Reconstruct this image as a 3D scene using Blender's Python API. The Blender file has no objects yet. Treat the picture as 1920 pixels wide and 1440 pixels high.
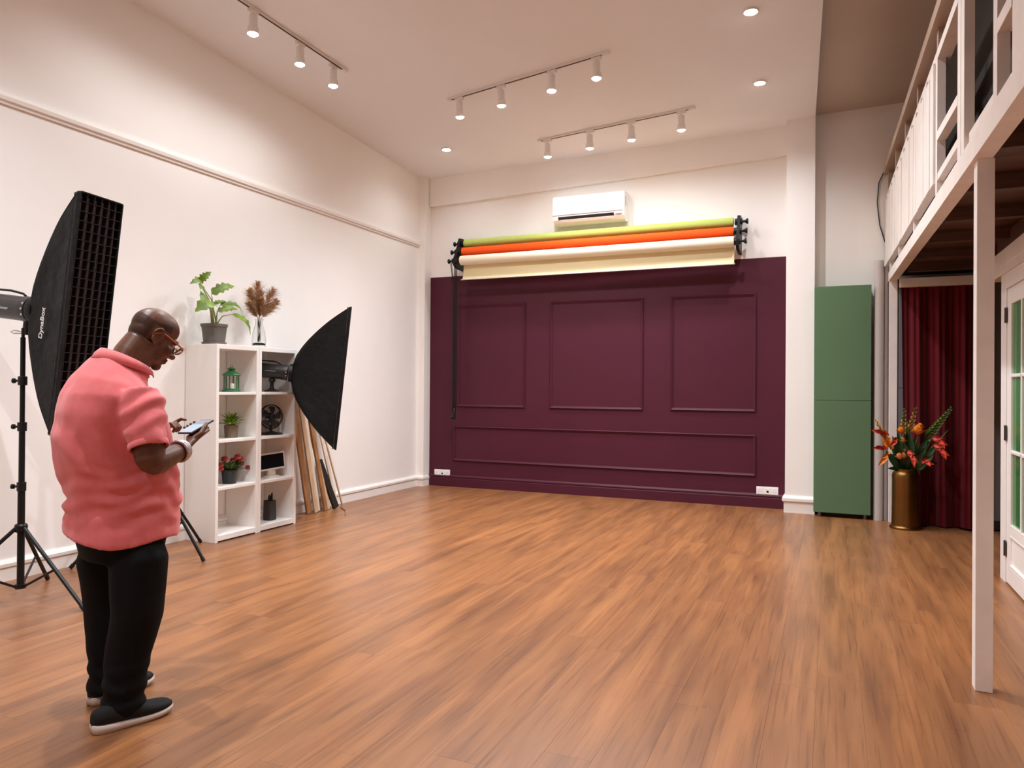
import bpy, bmesh, math, random
from mathutils import Vector, Matrix, noise
random.seed(7)
C = bpy.context.scene.collection
scene = bpy.context.scene
PI = math.pi

# ------------------------------------------------------------------ camera
FPX = 1380.0
yaw, roll, pitch = math.atan(600 / FPX), math.radians(0.42), math.atan(6.6 / FPX)
f0 = Vector((-math.sin(yaw) * math.cos(pitch), math.cos(yaw) * math.cos(pitch), math.sin(pitch)))
r0 = Vector((math.cos(yaw), math.sin(yaw), 0))
u0 = r0.cross(f0)
rr = math.cos(roll) * r0 + math.sin(roll) * u0
uu = -math.sin(roll) * r0 + math.cos(roll) * u0
cam = bpy.data.cameras.new('camera')
cam.sensor_width = 36
cam.lens = FPX / 1920 * 36
cam.clip_start = 0.05
camo = bpy.data.objects.new('camera', cam)
C.objects.link(camo)
camo.matrix_world = Matrix(((rr.x, uu.x, -f0.x, 0), (rr.y, uu.y, -f0.y, 0), (rr.z, uu.z, -f0.z, 1.4), (0, 0, 0, 1)))
scene.camera = camo

# ------------------------------------------------------------------ world, exposure
w = bpy.data.worlds.new('world')
scene.world = w
w.use_nodes = True
w.node_tree.nodes['Background'].inputs[0].default_value = (0.02, 0.02, 0.025, 1)
w.node_tree.nodes['Background'].inputs[1].default_value = 0.3
scene.view_settings.view_transform = 'Standard'
scene.view_settings.look = 'None'
scene.view_settings.gamma = 1
scene.view_settings.use_curve_mapping = False
scene.view_settings.exposure = 1.45
scene.cycles.max_bounces = 10
scene.cycles.diffuse_bounces = 7
scene.cycles.glossy_bounces = 4
scene.cycles.caustics_reflective = False
scene.cycles.caustics_refractive = False
LAMP_COL = (0.965, 1.0, 1.045)
SPOT_W = 85.0          # track spots
TRACK1_W, TRACK3_W, FILL_W = 14.0, 19.0, 116.0
DOWN_W = 45.0          # recessed downlights

# ------------------------------------------------------------------ helpers
MATS = {}
def mat(name, col, rough=0.5, metal=0.0, spec=0.5, var=None, bump=None, trans=0.0, emit=None, ior=1.45, alpha=1.0, sheen=0.0, coat=0.0):
    """procedural principled material; var=(scale, amount[, stretch xyz]), bump=(scale, strength[, distance])"""
    if name in MATS: return MATS[name]
    m = bpy.data.materials.new(name); m.use_nodes = True
    nt = m.node_tree; b = nt.nodes['Principled BSDF']
    c4 = (*col, 1)
    b.inputs['Base Color'].default_value = c4
    b.inputs['Roughness'].default_value = rough
    b.inputs['Metallic'].default_value = metal
    b.inputs['Specular IOR Level'].default_value = spec
    b.inputs['IOR'].default_value = ior
    b.inputs['Transmission Weight'].default_value = trans
    b.inputs['Alpha'].default_value = alpha
    b.inputs['Sheen Weight'].default_value = sheen
    b.inputs['Coat Weight'].default_value = coat
    if emit:
        b.inputs['Emission Color'].default_value = (*emit[0], 1)
        b.inputs['Emission Strength'].default_value = emit[1]
    if var or bump:
        tc = nt.nodes.new('ShaderNodeTexCoord')
    if var:
        mp = nt.nodes.new('ShaderNodeMapping'); nt.links.new(tc.outputs['Object'], mp.inputs[0])
        if len(var) > 2: mp.inputs['Scale'].default_value = var[2]
        n = nt.nodes.new('ShaderNodeTexNoise'); n.inputs['Scale'].default_value = var[0]; n.inputs['Detail'].default_value = 4
        nt.links.new(mp.outputs[0], n.inputs[0])
        r = nt.nodes.new('ShaderNodeValToRGB')
        a = var[1]
        r.color_ramp.elements[0].position = 0.3; r.color_ramp.elements[1].position = 0.7
        r.color_ramp.elements[0].color = (*[max(0, v * (1 - a)) for v in col], 1)
        r.color_ramp.elements[1].color = (*[min(1, v * (1 + a)) for v in col], 1)
        nt.links.new(n.outputs[0], r.inputs[0]); nt.links.new(r.outputs[0], b.inputs['Base Color'])
    if bump:
        n2 = nt.nodes.new('ShaderNodeTexNoise'); n2.inputs['Scale'].default_value = bump[0]; n2.inputs['Detail'].default_value = 3
        nt.links.new(tc.outputs['Object'], n2.inputs[0])
        bp = nt.nodes.new('ShaderNodeBump'); bp.inputs['Strength'].default_value = bump[1]
        bp.inputs['Distance'].default_value = bump[2] if len(bump) > 2 else 0.01
        nt.links.new(n2.outputs[0], bp.inputs['Height']); nt.links.new(bp.outputs[0], b.inputs['Normal'])
    MATS[name] = m
    return m

class MB:
    """collects geometry in world (or M-local) space"""
    def __init__(s, M=None):
        s.v = []; s.f = []; s.M = M or Matrix()
    def add(s, vs, fs):
        o = len(s.v)
        s.v += [s.M @ Vector(p) for p in vs]
        s.f += [tuple(o + i for i in f) for f in fs]
        return s
    def box(s, x0, x1, y0, y1, z0, z1):
        vs = [(x, y, z) for z in (z0, z1) for y in (y0, y1) for x in (x0, x1)]
        return s.add(vs, [(0, 2, 3, 1), (4, 5, 7, 6), (0, 1, 5, 4), (2, 6, 7, 3), (0, 4, 6, 2), (1, 3, 7, 5)])
    def bbox(s, x0, x1, y0, y1, z0, z1, r=0.004):
        """box with chamfered edges"""
        r = min(r, abs(x1 - x0) / 2.2, abs(y1 - y0) / 2.2, abs(z1 - z0) / 2.2)
        bm = bmesh.new()
        bmesh.ops.create_cube(bm, size=1)
        for v in bm.verts:
            v.co = Vector(((x0 + x1) / 2 + v.co.x * (x1 - x0), (y0 + y1) / 2 + v.co.y * (y1 - y0), (z0 + z1) / 2 + v.co.z * (z1 - z0)))
        bmesh.ops.bevel(bm, geom=list(bm.edges), offset=r, segments=2, affect='EDGES', profile=0.5)
        bm.verts.index_update()
        vs = [v.co.copy() for v in bm.verts]; fs = [[v.index for v in f.verts] for f in bm.faces]
        bm.free()
        return s.add(vs, fs)
    def hexa(s, p):
        """8 corners: bottom 4 (ccw) then top 4"""
        return s.add(p, [(3, 2, 1, 0), (4, 5, 6, 7), (0, 1, 5, 4), (1, 2, 6, 5), (2, 3, 7, 6), (3, 0, 4, 7)])
    def frame(s, d, up=None):
        d = Vector(d).normalized()
        up = Vector(up) if up else (Vector((0, 0, 1)) if abs(d.z) < 0.95 else Vector((1, 0, 0)))
        a = up.cross(d).normalized(); b = d.cross(a)
        return a, b
    def tube(s, pts, rad, n=10, cap=True, up=None):
        pts = [Vector(p) for p in pts]
        rads = rad if isinstance(rad, (list, tuple)) else [rad] * len(pts)
        rings = []
        a = b = None
        for i, p in enumerate(pts):
            if i == 0: d = pts[1] - p
            elif i == len(pts) - 1: d = p - pts[i - 1]
            else: d = (pts[i + 1] - p).normalized() + (p - pts[i - 1]).normalized()
            if a is None: a, b = s.frame(d, up)
            else:
                d = d.normalized(); a = (a - d * a.dot(d)).normalized(); b = d.cross(a)
            rings.append([p + rads[i] * (math.cos(2 * PI * k / n) * a + math.sin(2 * PI * k / n) * b) for k in range(n)])
        return s.loft(rings, cap, cap)
    def loft(s, rings, cap0=True, cap1=True):
        n = len(rings[0]); vs = [p for r in rings for p in r]; fs = []
        for i in range(len(rings) - 1):
            for k in range(n):
                k2 = (k + 1) % n
                fs.append((i * n + k, i * n + k2, (i + 1) * n + k2, (i + 1) * n + k))
        if cap0: fs.append(tuple(range(n - 1, -1, -1)))
        if cap1: fs.append(tuple((len(rings) - 1) * n + k for k in range(n)))
        return s.add(vs, fs)
    def lathe(s, prof, c=(0, 0, 0), n=24, axis=None):
        """prof = [(r, h)...] around axis (default z) through c"""
        c = Vector(c); ax = Vector(axis).normalized() if axis else Vector((0, 0, 1))
        a, b = s.frame(ax)
        rings = [[c + ax * h + max(r, 1e-5) * (math.cos(2 * PI * k / n) * a + math.sin(2 * PI * k / n) * b) for k in range(n)] for r, h in prof]
        return s.loft(rings)
    def prism(s, poly, vec):
        """extrude a planar polygon (list of 3d) by vec"""
        n = len(poly); vec = Vector(vec); p = [Vector(q) for q in poly]
        fs = [tuple(range(n - 1, -1, -1)), tuple(range(n, 2 * n))] + [(k, (k + 1) % n, n + (k + 1) % n, n + k) for k in range(n)]
        return s.add(p + [q + vec for q in p], fs)
    def ell(s, c, rad, R=None, nu=20, nv=12):
        c = Vector(c); R = R or Matrix.Identity(3)
        rings = []
        for j in range(nv + 1):
            t = PI * j / nv
            rings.append([c + R @ Vector((rad[0] * max(math.sin(t), 1e-4) * math.cos(2 * PI * k / nu), rad[1] * max(math.sin(t), 1e-4) * math.sin(2 * PI * k / nu), -rad[2] * math.cos(t))) for k in range(nu)])
        return s.loft(rings)

WM = {}
def wmat(o): return WM.get(o.name, Matrix())
def finish(me, smooth):
    bm = bmesh.new(); bm.from_mesh(me)
    bmesh.ops.recalc_face_normals(bm, faces=bm.faces)
    bm.to_mesh(me); bm.free()
    if smooth:
        me.shade_smooth()
        if smooth is not True: me.set_sharp_from_angle(angle=math.radians(smooth))
def obj(name, mb, m, parent=None, smooth=None):
    me = bpy.data.meshes.new(name)
    inv = wmat(parent).inverted() if parent else Matrix()
    me.from_pydata([inv @ p for p in mb.v], [], mb.f)
    finish(me, smooth)
    if m: me.materials.append(m)
    return link(name, me, parent)
def link(name, me, parent=None):
    o = bpy.data.objects.new(name, me); C.objects.link(o)
    if parent:
        o.parent = parent; WM[o.name] = wmat(parent).copy()
    return o
def tag(o, label, cat, group=None, kind=None):
    o['label'] = label; o['category'] = cat
    if group: o['group'] = group
    if kind: o['kind'] = kind
    return o
def thing(name, label, cat, loc=(0, 0, 0), M=None, group=None):
    o = bpy.data.objects.new(name, None); C.objects.link(o)
    o.empty_display_size = 0.1
    M = M or Matrix.Translation(loc)
    o.matrix_world = M; WM[o.name] = M.copy()
    return tag(o, label, cat, group)
def struct(name, mb, m, parent=None, smooth=None, label=None, cat=None):
    o = obj(name, mb, m, parent, smooth)
    if not parent: o['kind'] = 'structure'
    if label: o['label'] = label
    if cat: o['category'] = cat
    return o
def copy_tree(o, dM, parent=None):
    """copy a thing and its parts, moved by the world matrix dM"""
    c = o.copy(); C.objects.link(c)
    if parent: c.parent = parent; WM[c.name] = wmat(parent).copy()
    else:
        M = dM @ wmat(o); c.matrix_world = M; WM[c.name] = M.copy()
    for ch in [x for x in o.children]: copy_tree(ch, dM, c)
    return c
def text_mesh(name, txt, size, M, m, parent, shear=0.0, extrude=0.0006, bold=0.0):
    cu = bpy.data.curves.new(name, 'FONT'); cu.body = txt; cu.size = size; cu.extrude = extrude; cu.shear = shear
    cu.align_x = 'CENTER'; cu.align_y = 'CENTER'; cu.offset = bold
    to = bpy.data.objects.new(name, cu); C.objects.link(to)
    dg = bpy.context.evaluated_depsgraph_get(); dg.update()
    me = bpy.data.meshes.new_from_object(to.evaluated_get(dg))
    bpy.data.objects.remove(to); bpy.data.curves.remove(cu)
    inv = wmat(parent).inverted() if parent else Matrix()
    me.transform(inv @ M)
    me.materials.clear(); me.materials.append(m); me.name = name
    return link(name, me, parent)
def remeshed(mb, voxel, smooth_it=6, fac=0.5):
    """union of the collected closed shapes as one continuous surface"""
    me = bpy.data.meshes.new('tmp'); me.from_pydata(mb.v, [], mb.f)
    bm = bmesh.new(); bm.from_mesh(me); bmesh.ops.recalc_face_normals(bm, faces=bm.faces); bm.to_mesh(me); bm.free()
    o = bpy.data.objects.new('tmp', me); C.objects.link(o)
    r = o.modifiers.new('r', 'REMESH'); r.mode = 'VOXEL'; r.voxel_size = voxel
    if smooth_it:
        sm = o.modifiers.new('s', 'SMOOTH'); sm.iterations = smooth_it; sm.factor = fac
    dg = bpy.context.evaluated_depsgraph_get(); dg.update()
    out = bpy.data.meshes.new_from_object(o.evaluated_get(dg))
    bpy.data.objects.remove(o); bpy.data.meshes.remove(me)
    return out
def mesh_obj(name, me, m, parent=None, smooth=True):
    if parent: me.transform(wmat(parent).inverted())
    me.name = name
    me.materials.clear(); me.materials.append(m)
    if smooth: me.shade_smooth()
    return link(name, me, parent)
def lerp(a, b, t): return a + (b - a) * t
def V(*a): return Vector(a)
def frameM(o, x, z=(0, 0, 1)):
    """matrix with local x along x, local z near z"""
    x = Vector(x).normalized(); z = Vector(z); y = z.cross(x).normalized(); z = x.cross(y)
    return Matrix(((x.x, y.x, z.x, o[0]), (x.y, y.y, z.y, o[1]), (x.z, y.z, z.z, o[2]), (0, 0, 0, 1)))

# ------------------------------------------------------------------ materials of the room
M_WALL = mat('wall_paint', (0.89, 0.86, 0.83), 0.6, spec=0.25, var=(1.2, 0.02), bump=(60, 0.03))
M_CEIL = mat('ceiling_paint', (0.865, 0.885, 0.905), 0.7, spec=0.2, var=(0.8, 0.015))
M_CEIL2 = mat('shaded_ceiling_paint', (0.56, 0.49, 0.43), 0.8, spec=0.15, var=(1.0, 0.04))  # weaker light on this ceiling is put into the darker colour
M_TRIM = mat('trim_paint', (0.86, 0.82, 0.78), 0.4, spec=0.4)
M_PURP = mat('aubergine_paint', (0.074, 0.0125, 0.026), 0.5, spec=0.26, var=(2.0, 0.05), bump=(90, 0.03))
M_LOFTW = mat('loft_white_paint', (0.80, 0.735, 0.69), 0.5, spec=0.35, var=(6, 0.05))
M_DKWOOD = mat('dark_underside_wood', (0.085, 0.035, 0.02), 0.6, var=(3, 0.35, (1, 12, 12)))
M_DARK = mat('unlit_loft_dark', (0.022, 0.016, 0.013), 0.8)  # darkness of the unlit loft side put into the colour
M_BLACK = mat('black_metal', (0.006, 0.006, 0.0065), 0.4, spec=0.35)
M_BLKPL = mat('black_plastic', (0.009, 0.009, 0.0095), 0.35, spec=0.4)
M_LOFTIN = mat('loft_gloom_dark', (0.030, 0.021, 0.017), 0.8)  # near-black tone carries the shade inside the unlit loft
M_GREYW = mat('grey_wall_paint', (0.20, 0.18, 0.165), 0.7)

def wood_floor():
    m = bpy.data.materials.new('laminate_oak'); m.use_nodes = True
    nt = m.node_tree; b = nt.nodes['Principled BSDF']; L = nt.links.new
    geo = nt.nodes.new('ShaderNodeNewGeometry'); oi = nt.nodes.new('ShaderNodeObjectInfo')
    mul = nt.nodes.new('ShaderNodeMath'); mul.operation = 'MULTIPLY'; mul.inputs[1].default_value = 0.9
    L(oi.outputs['Random'], mul.inputs[0])
    add = nt.nodes.new('ShaderNodeVectorMath'); add.operation = 'ADD'
    cmb = nt.nodes.new('ShaderNodeCombineXYZ'); L(mul.outputs[0], cmb.inputs[1])
    L(geo.outputs['Position'], add.inputs[0]); L(cmb.outputs[0], add.inputs[1])
    def nz(scale, det, vec, dist=0.0):
        mp = nt.nodes.new('ShaderNodeMapping'); mp.inputs['Scale'].default_value = vec
        L(add.outputs[0], mp.inputs[0])
        n = nt.nodes.new('ShaderNodeTexNoise'); n.inputs['Scale'].default_value = scale
        n.inputs['Detail'].default_value = det; n.inputs['Distortion'].default_value = dist
        L(mp.outputs[0], n.inputs[0]); return n
    n1 = nz(1.0, 5, (12, 0.9, 1), 0.6); n2 = nz(1.0, 3, (70, 2.2, 1)); n3 = nz(1.0, 2, (5, 0.9, 1), 0.3)
    r1 = nt.nodes.new('ShaderNodeValToRGB'); e = r1.color_ramp.elements
    e[0].position = 0.30; e[0].color = (0.215, 0.084, 0.033, 1)
    e[1].position = 0.72; e[1].color = (0.345, 0.148, 0.056, 1)
    k = e.new(0.47); k.color = (0.278, 0.114, 0.043, 1)
    k = e.new(0.58); k.color = (0.312, 0.131, 0.050, 1)
    L(n1.outputs[0], r1.inputs[0])
    r2 = nt.nodes.new('ShaderNodeValToRGB'); e = r2.color_ramp.elements
    e[0].position = 0.32; e[0].color = (0.42, 0.38, 0.38, 1); e[1].position = 0.47; e[1].color = (1, 1, 1, 1)
    L(n2.outputs[0], r2.inputs[0])
    r3 = nt.nodes.new('ShaderNodeValToRGB'); e = r3.color_ramp.elements
    e[0].position = 0.35; e[0].color = (0.80, 0.80, 0.84, 1); e[1].position = 0.65; e[1].color = (1.08, 1.05, 1.0, 1)
    L(n3.outputs[0], r3.inputs[0])
    def mulc(a, b_, f=1.0):
        x = nt.nodes.new('ShaderNodeMix'); x.data_type = 'RGBA'; x.blend_type = 'MULTIPLY'; x.inputs[0].default_value = f
        L(a, x.inputs[6]); L(b_, x.inputs[7]); return x.outputs[2]
    c = mulc(mulc(r1.outputs[0], r2.outputs[0], 0.45), r3.outputs[0])
    mr = nt.nodes.new('ShaderNodeMapRange'); mr.inputs[3].default_value = 0.97; mr.inputs[4].default_value = 1.03
    L(oi.outputs['Random'], mr.inputs[0])
    hs = nt.nodes.new('ShaderNodeHueSaturation'); L(mr.outputs[0], hs.inputs['Value']); L(c, hs.inputs['Color'])
    L(hs.outputs[0], b.inputs['Base Color'])
    b.inputs['Roughness'].default_value = 0.33
    b.inputs['Specular IOR Level'].default_value = 0.5
    bp = nt.nodes.new('ShaderNodeBump'); bp.inputs['Strength'].default_value = 0.12; bp.inputs['Distance'].default_value = 0.004
    L(n2.outputs[0], bp.inputs['Height']); L(bp.outputs[0], b.inputs['Normal'])
    return m
M_FLOOR = wood_floor()

# ------------------------------------------------------------------ room shell
XL, YB, YF, XR = -5.38, 9.19, -2.6, 3.3
def ceil_z(x, y): return 4.36 + 0.05 * (9.19 - y) + 0.0217 * (x + 5.38)
floor = struct('floor', MB().box(XL - 0.15, XR + 0.15, YF - 0.15, YB + 0.15, -0.15, -0.012), M_FLOOR)
# laminate planks, each a piece of its own, running away from the camera
PW, PL, PT = 0.19, 1.5, 0.012
bm_ = MB().bbox(0.0002, PW - 0.0002, 0.0002, PL - 0.0002, -PT, 0, 0.0004)
plank_me = bpy.data.meshes.new('plank'); plank_me.from_pydata(bm_.v, [], bm_.f); finish(plank_me, None); plank_me.materials.append(M_FLOOR)
ncol = int((1.185 - XL) / PW) + 1
for i in range(ncol):
    x = XL + i * PW
    wx = min(PW, 1.19 - x)
    y = -0.2 - random.random() * 0.0
    first = True
    while y < YB - 0.02:
        ln = min(PL * (random.uniform(0.25, 1.0) if first else 1.0), YB - y)
        first = False
        p = link('plank', plank_me, floor)
        p.location = (x, y, 0); p.scale = (wx / PW, ln / PL, 1)
        y += ln

struct('wall_left', MB().box(XL - 0.12, XL, YF, YB, 0, 5.2), M_WALL)
wb = struct('wall_back', MB().box(XL - 0.12, XR + 0.1, YB, YB + 0.12, 0, 5.2), M_WALL)
struct('wall_front', MB().box(XL - 0.12, XR + 0.1, YF - 0.12, YF, 0, 5.2), M_WALL)
# upper band of the back wall: a plaster beam with a drooping lower edge
bandp = [(-5.27, YB - 0.055, 3.965), (-0.47, YB - 0.055, 4.135), (-0.47, YB, 4.135), (-5.27, YB, 3.965)]
struct('trim_1', MB().hexa(bandp + [(x, y, 4.75) for x, y, z in bandp]), M_WALL)
# main ceiling, gently sloping, ending at a slanted edge on the right
def edge_x(y): return -0.185 - 0.043 * (y - 8.95)
ps = [(XL, YF), (edge_x(YF), YF), (edge_x(YB), YB), (XL, YB)]
struct('ceiling', MB().hexa([(x, y, ceil_z(x, y)) for x, y in ps] + [(x, y, ceil_z(x, y) + 0.10) for x, y in ps]), M_CEIL)
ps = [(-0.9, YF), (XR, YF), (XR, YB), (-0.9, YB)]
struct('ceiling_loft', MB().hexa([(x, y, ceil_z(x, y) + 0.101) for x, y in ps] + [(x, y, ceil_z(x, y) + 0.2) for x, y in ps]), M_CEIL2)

# purple painted panelling on the back wall
PX0, PX1 = -5.275, -0.487
pur = struct('panelling', MB().box(PX0, PX1, YB - 0.004, YB, 0, 2.962), M_PURP, wb)
def moulding(x0, x1, z0, z1, wd=0.035, dp=0.022):
    """picture-frame moulding with mitred, profiled strips"""
    b = MB(); y = YB - 0.004
    prof = [(0, 0), (0, dp * 0.6), (wd * 0.25, dp), (wd * 0.55, dp * 0.75), (wd * 0.75, dp * 0.45), (wd, dp * 0.3), (wd, 0)]
    rings = []
    for (x, z, sx, sz) in ((x0, z0, 1, 1), (x1, z0, -1, 1), (x1, z1, -1, -1), (x0, z1, 1, -1)):
        rings.append([V(x + sx * a, y - d, z + sz * a) for a, d in prof])
    rings.append(rings[0])
    return b.loft(rings, False, False)
for x0, x1, z0, z1 in ((-4.83, -3.80, 1.125, 2.545), (-3.445, -2.187, 1.125, 2.545), (-1.842, -0.828, 1.13, 2.545), (-4.89, -0.825, 0.365, 0.855)):
    obj('panel_moulding', moulding(x0, x1, z0, z1), M_PURP, pur)
sk = [(0, 0), (0.02, 0), (0.02, 0.115), (0.014, 0.125), (0.022, 0.132), (0.022, 0.145), (0.008, 0.165), (0, 0.165)]
def skirting(p0, p1, nrm, scale=1.0, prof=sk):
    p0, p1, nrm = Vector(p0), Vector(p1), Vector(nrm)
    return MB().loft([[p + nrm * a * scale + V(0, 0, h) for a, h in prof] for p in (p0, p1)])
obj('skirting', skirting((PX0, YB - 0.004, 0), (PX1, YB - 0.004, 0), (0, -1, 0)), M_PURP, pur)
sk2 = [(0, 0), (0.018, 0), (0.018, 0.085), (0.012, 0.093), (0.028, 0.102), (0.030, 0.125), (0.012, 0.15), (0, 0.15)]
struct('baseboard_left', skirting((XL, YF, 0), (XL, 9.02, 0), (1, 0, 0), 1.0, sk2), M_TRIM)
# corner pilaster and pillar with moulded plinths
pil = struct('trim_2', MB().box(XL, -5.275, 9.02, YB, 0, 4.6), M_WALL)
b = MB().loft([[V(x, y, z) for x, y in ((XL, 9.02 - o), (-5.275 + o * 0.5, 9.02 - o), (-5.275 + o * 0.5, YB), (XL, YB))] for o, z in ((0.018, 0), (0.018, 0.085), (0.03, 0.1), (0.03, 0.125), (0.008, 0.15), (0.0, 0.15))])
obj('plinth', b, M_TRIM, pil)
plr = struct('trim_3', MB().box(-0.487, -0.185, 8.95, YB, 0, 4.6), M_WALL)
b = MB().loft([[V(x, y, z) for x, y in ((-0.487 - o, 8.95 - o), (-0.185 + o, 8.95 - o), (-0.185 + o, YB), (-0.487 - o, YB))] for o, z in ((0.012, 0), (0.012, 0.115), (0.02, 0.122), (0.03, 0.135), (0.03, 0.165), (0.008, 0.195), (0.0, 0.195))])
obj('plinth', b, M_TRIM, plr)
# picture rail on the left wall
pr = [(0, 3.375), (0.014, 3.375), (0.018, 3.395), (0.03, 3.402), (0.034, 3.43), (0.03, 3.452), (0.008, 3.456), (0, 3.456)]
struct('trim_4', MB().loft([[V(XL + a, y, z) for a, z in pr] for y in (YF, 9.02)]), M_TRIM)

# ------------------------------------------------------------------ right side: wall with the glazed door, spaces under and on the loft
struct('wall_right', MB().box(1.19, 1.33, YF, 5.42, 0, 2.30).box(1.19, 1.33, 5.42, 6.55, 2.19, 2.30), M_LOFTW)
b = MB().box(1.155, 1.33, YF, 6.9, 2.265, 2.445)
struct('trim_5', b, M_LOFTW)
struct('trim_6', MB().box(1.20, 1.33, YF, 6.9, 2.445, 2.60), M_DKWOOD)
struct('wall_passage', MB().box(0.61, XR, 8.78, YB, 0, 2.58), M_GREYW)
struct('wall_loft_gloom', MB().box(0.86, 0.93, 1.2, 8.7, 2.70, 4.80), M_LOFTIN)  # added dark sheet in place of the unlit depth behind the railing
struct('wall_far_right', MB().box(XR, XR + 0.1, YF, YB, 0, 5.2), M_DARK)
struct('baseboard_passage', MB().box(1.33, XR, 8.76, 8.78, 0, 0.09), M_DARK)

# glazed door leaf and its frame
M_DOOR = mat('door_paint', (0.86, 0.82, 0.79), 0.35, spec=0.4)
M_PANE = mat('green_pane_glass', (0.035, 0.20, 0.055), 0.12, spec=0.5, var=(1.5, 0.25))
M_HINGE = mat('worn_steel', (0.10, 0.085, 0.07), 0.4, metal=0.8)
door = thing('door_1', 'white glazed door with green panes beside the white loft post', 'door', (1.17, 6.37, 0))
door['kind'] = 'structure'
fr = obj('door_frame', MB().bbox(1.165, 1.33, 6.375, 6.545, 0, 2.264).bbox(1.165, 1.33, 5.44, 6.376, 2.15, 2.264).bbox(1.165, 1.33, 5.42, 5.50, 0, 2.19), M_DOOR, door)
dy0, dy1 = 5.51, 6.37
lf = MB()
lf.bbox(1.172, 1.212, dy1 - 0.125, dy1, 0.012, 2.145).bbox(1.172, 1.212, dy0, dy0 + 0.125, 0.012, 2.145)
lf.bbox(1.172, 1.212, dy0 + 0.12, dy1 - 0.12, 2.025, 2.145).bbox(1.172, 1.212, dy0 + 0.12, dy1 - 0.12, 0.36, 0.445).bbox(1.172, 1.212, dy0 + 0.12, dy1 - 0.12, 0.012, 0.14)
leaf = obj('door_leaf', lf, M_DOOR, door)
obj('door_panel', MB().bbox(1.184, 1.202, dy0 + 0.115, dy1 - 0.115, 0.13, 0.37, 0.006), M_DOOR, leaf)
for z in (0.14, 0.352):
    obj('panel_moulding', MB().bbox(1.170, 1.19, dy0 + 0.12, dy1 - 0.12, z, z + 0.02, 0.006), M_DOOR, leaf)
for z in (0.965, 1.511):
    obj('glazing_bar', MB().bbox(1.172, 1.206, dy0 + 0.12, dy1 - 0.12, z - 0.013, z + 0.013, 0.006), M_DOOR, leaf)
obj('glazing_bar', MB().bbox(1.172, 1.206, 5.927, 5.953, 0.44, 2.03, 0.006), M_DOOR, leaf)
for z0, z1 in ((0.445, 0.952), (0.978, 1.498), (1.524, 2.025)):
    for y0, y1 in ((dy0 + 0.125, 5.927), (5.953, dy1 - 0.125)):
        obj('pane', MB().box(1.188, 1.194, y0, y1, z0, z1), M_PANE, leaf)
for z in (0.20, 1.04, 1.90):
    obj('hinge', MB().tube([(1.163, 6.373, z), (1.163, 6.373, z + 0.11)], 0.009, 8).box(1.163, 1.167, 6.345, 6.40, z, z + 0.11), M_HINGE, door, 40)

# ------------------------------------------------------------------ loft: beam, posts, deck, boarded railing
def lx(y): return 0.60 - 0.010526 * (y - 4.05)
loft = thing('loft_balcony', 'white wooden loft on posts with boarded railing over the curtained corner', 'loft', (0.62, 6.0, 0))
def lbar(y0, y1, za0, zb0, za1, zb1, d0=0.0, d1=0.08, n=1):
    """bar following the loft front, z range (za,zb) at y0 and at y1"""
    q = [(lx(y0) + d0, y0, za0), (lx(y0) + d1, y0, za0), (lx(y1) + d1, y1, za1), (lx(y1) + d0, y1, za1),
         (lx(y0) + d0, y0, zb0), (lx(y0) + d1, y0, zb0), (lx(y1) + d1, y1, zb1), (lx(y1) + d0, y1, zb1)]
    return MB().hexa(q)
def zbb(y): return 2.485 + 0.017 * (y - 4.05)
def zbt(y): return 2.598 + 0.0135 * (y - 4.05)
def zlr(y): return 2.668 + 0.019 * (y - 3.8)
def ztr(y): return 3.50 + 0.017 * (y - 4.6)
def zhr(y): return 3.715 + 0.039 * (y - 5.0)
Y0, Y1 = 1.2, 9.17
obj('beam', lbar(Y0, Y1, zbb(Y0), zbt(Y0), zbb(Y1), zbt(Y1)), M_LOFTW, loft)
obj('post', MB().bbox(0.618, 0.69, 4.02, 4.105, 0, zbb(4.06), 0.003), M_LOFTW, loft)
obj('post', MB().bbox(0.556, 0.632, 8.755, 8.83, 0, zbb(8.8), 0.003), M_LOFTW, loft)
obj('cross_beam', MB().bbox(0.64, 1.30, 8.58, 8.66, 2.47, 2.56), M_LOFTW, loft)
M_DECK = M_DKWOOD
y = Y0
while y < 9.1:
    y1 = min(y + 0.22, 9.17)
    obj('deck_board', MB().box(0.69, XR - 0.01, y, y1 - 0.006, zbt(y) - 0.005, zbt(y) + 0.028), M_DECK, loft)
    y += 0.22
for y in (2.2, 3.05, 3.9, 4.75, 5.6, 6.45, 7.3, 8.15):
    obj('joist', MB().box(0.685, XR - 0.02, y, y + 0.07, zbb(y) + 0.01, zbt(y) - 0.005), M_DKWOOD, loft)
obj('rail', lbar(4.30, Y1, zlr(4.30), zlr(4.30) + 0.045, zlr(Y1), zlr(Y1) + 0.045, 0.002, 0.04), M_LOFTW, loft)
obj('rail', lbar(Y0, Y1, ztr(Y0) - 0.06, ztr(Y0), ztr(Y1) - 0.06, ztr(Y1), 0.0, 0.075), M_LOFTW, loft)
M_HAND = mat('handrail_wood', (0.42, 0.30, 0.22), 0.5, var=(5, 0.15, (1, 0.2, 1)))
obj('handrail', lbar(Y0, Y1, zhr(Y0) - 0.075, zhr(Y0), zhr(Y1) - 0.075, zhr(Y1), -0.03, 0.075), M_HAND, loft)
for y in (8.7, 7.69, 6.47, 5.24):
    obj('spacer', MB().box(lx(y), lx(y) + 0.05, y - 0.03, y + 0.03, zbt(y), zlr(y)), M_LOFTW, loft)
for y in (9.0, 8.1, 7.2, 6.3, 5.24, 4.36, 3.54, 2.4):
    obj('spacer', MB().box(lx(y) + 0.005, lx(y) + 0.06, y - 0.035, y + 0.035, ztr(y), zhr(y) - 0.075), M_HAND, loft)
nb = 25; by0, by1 = 5.29, 9.16
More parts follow.
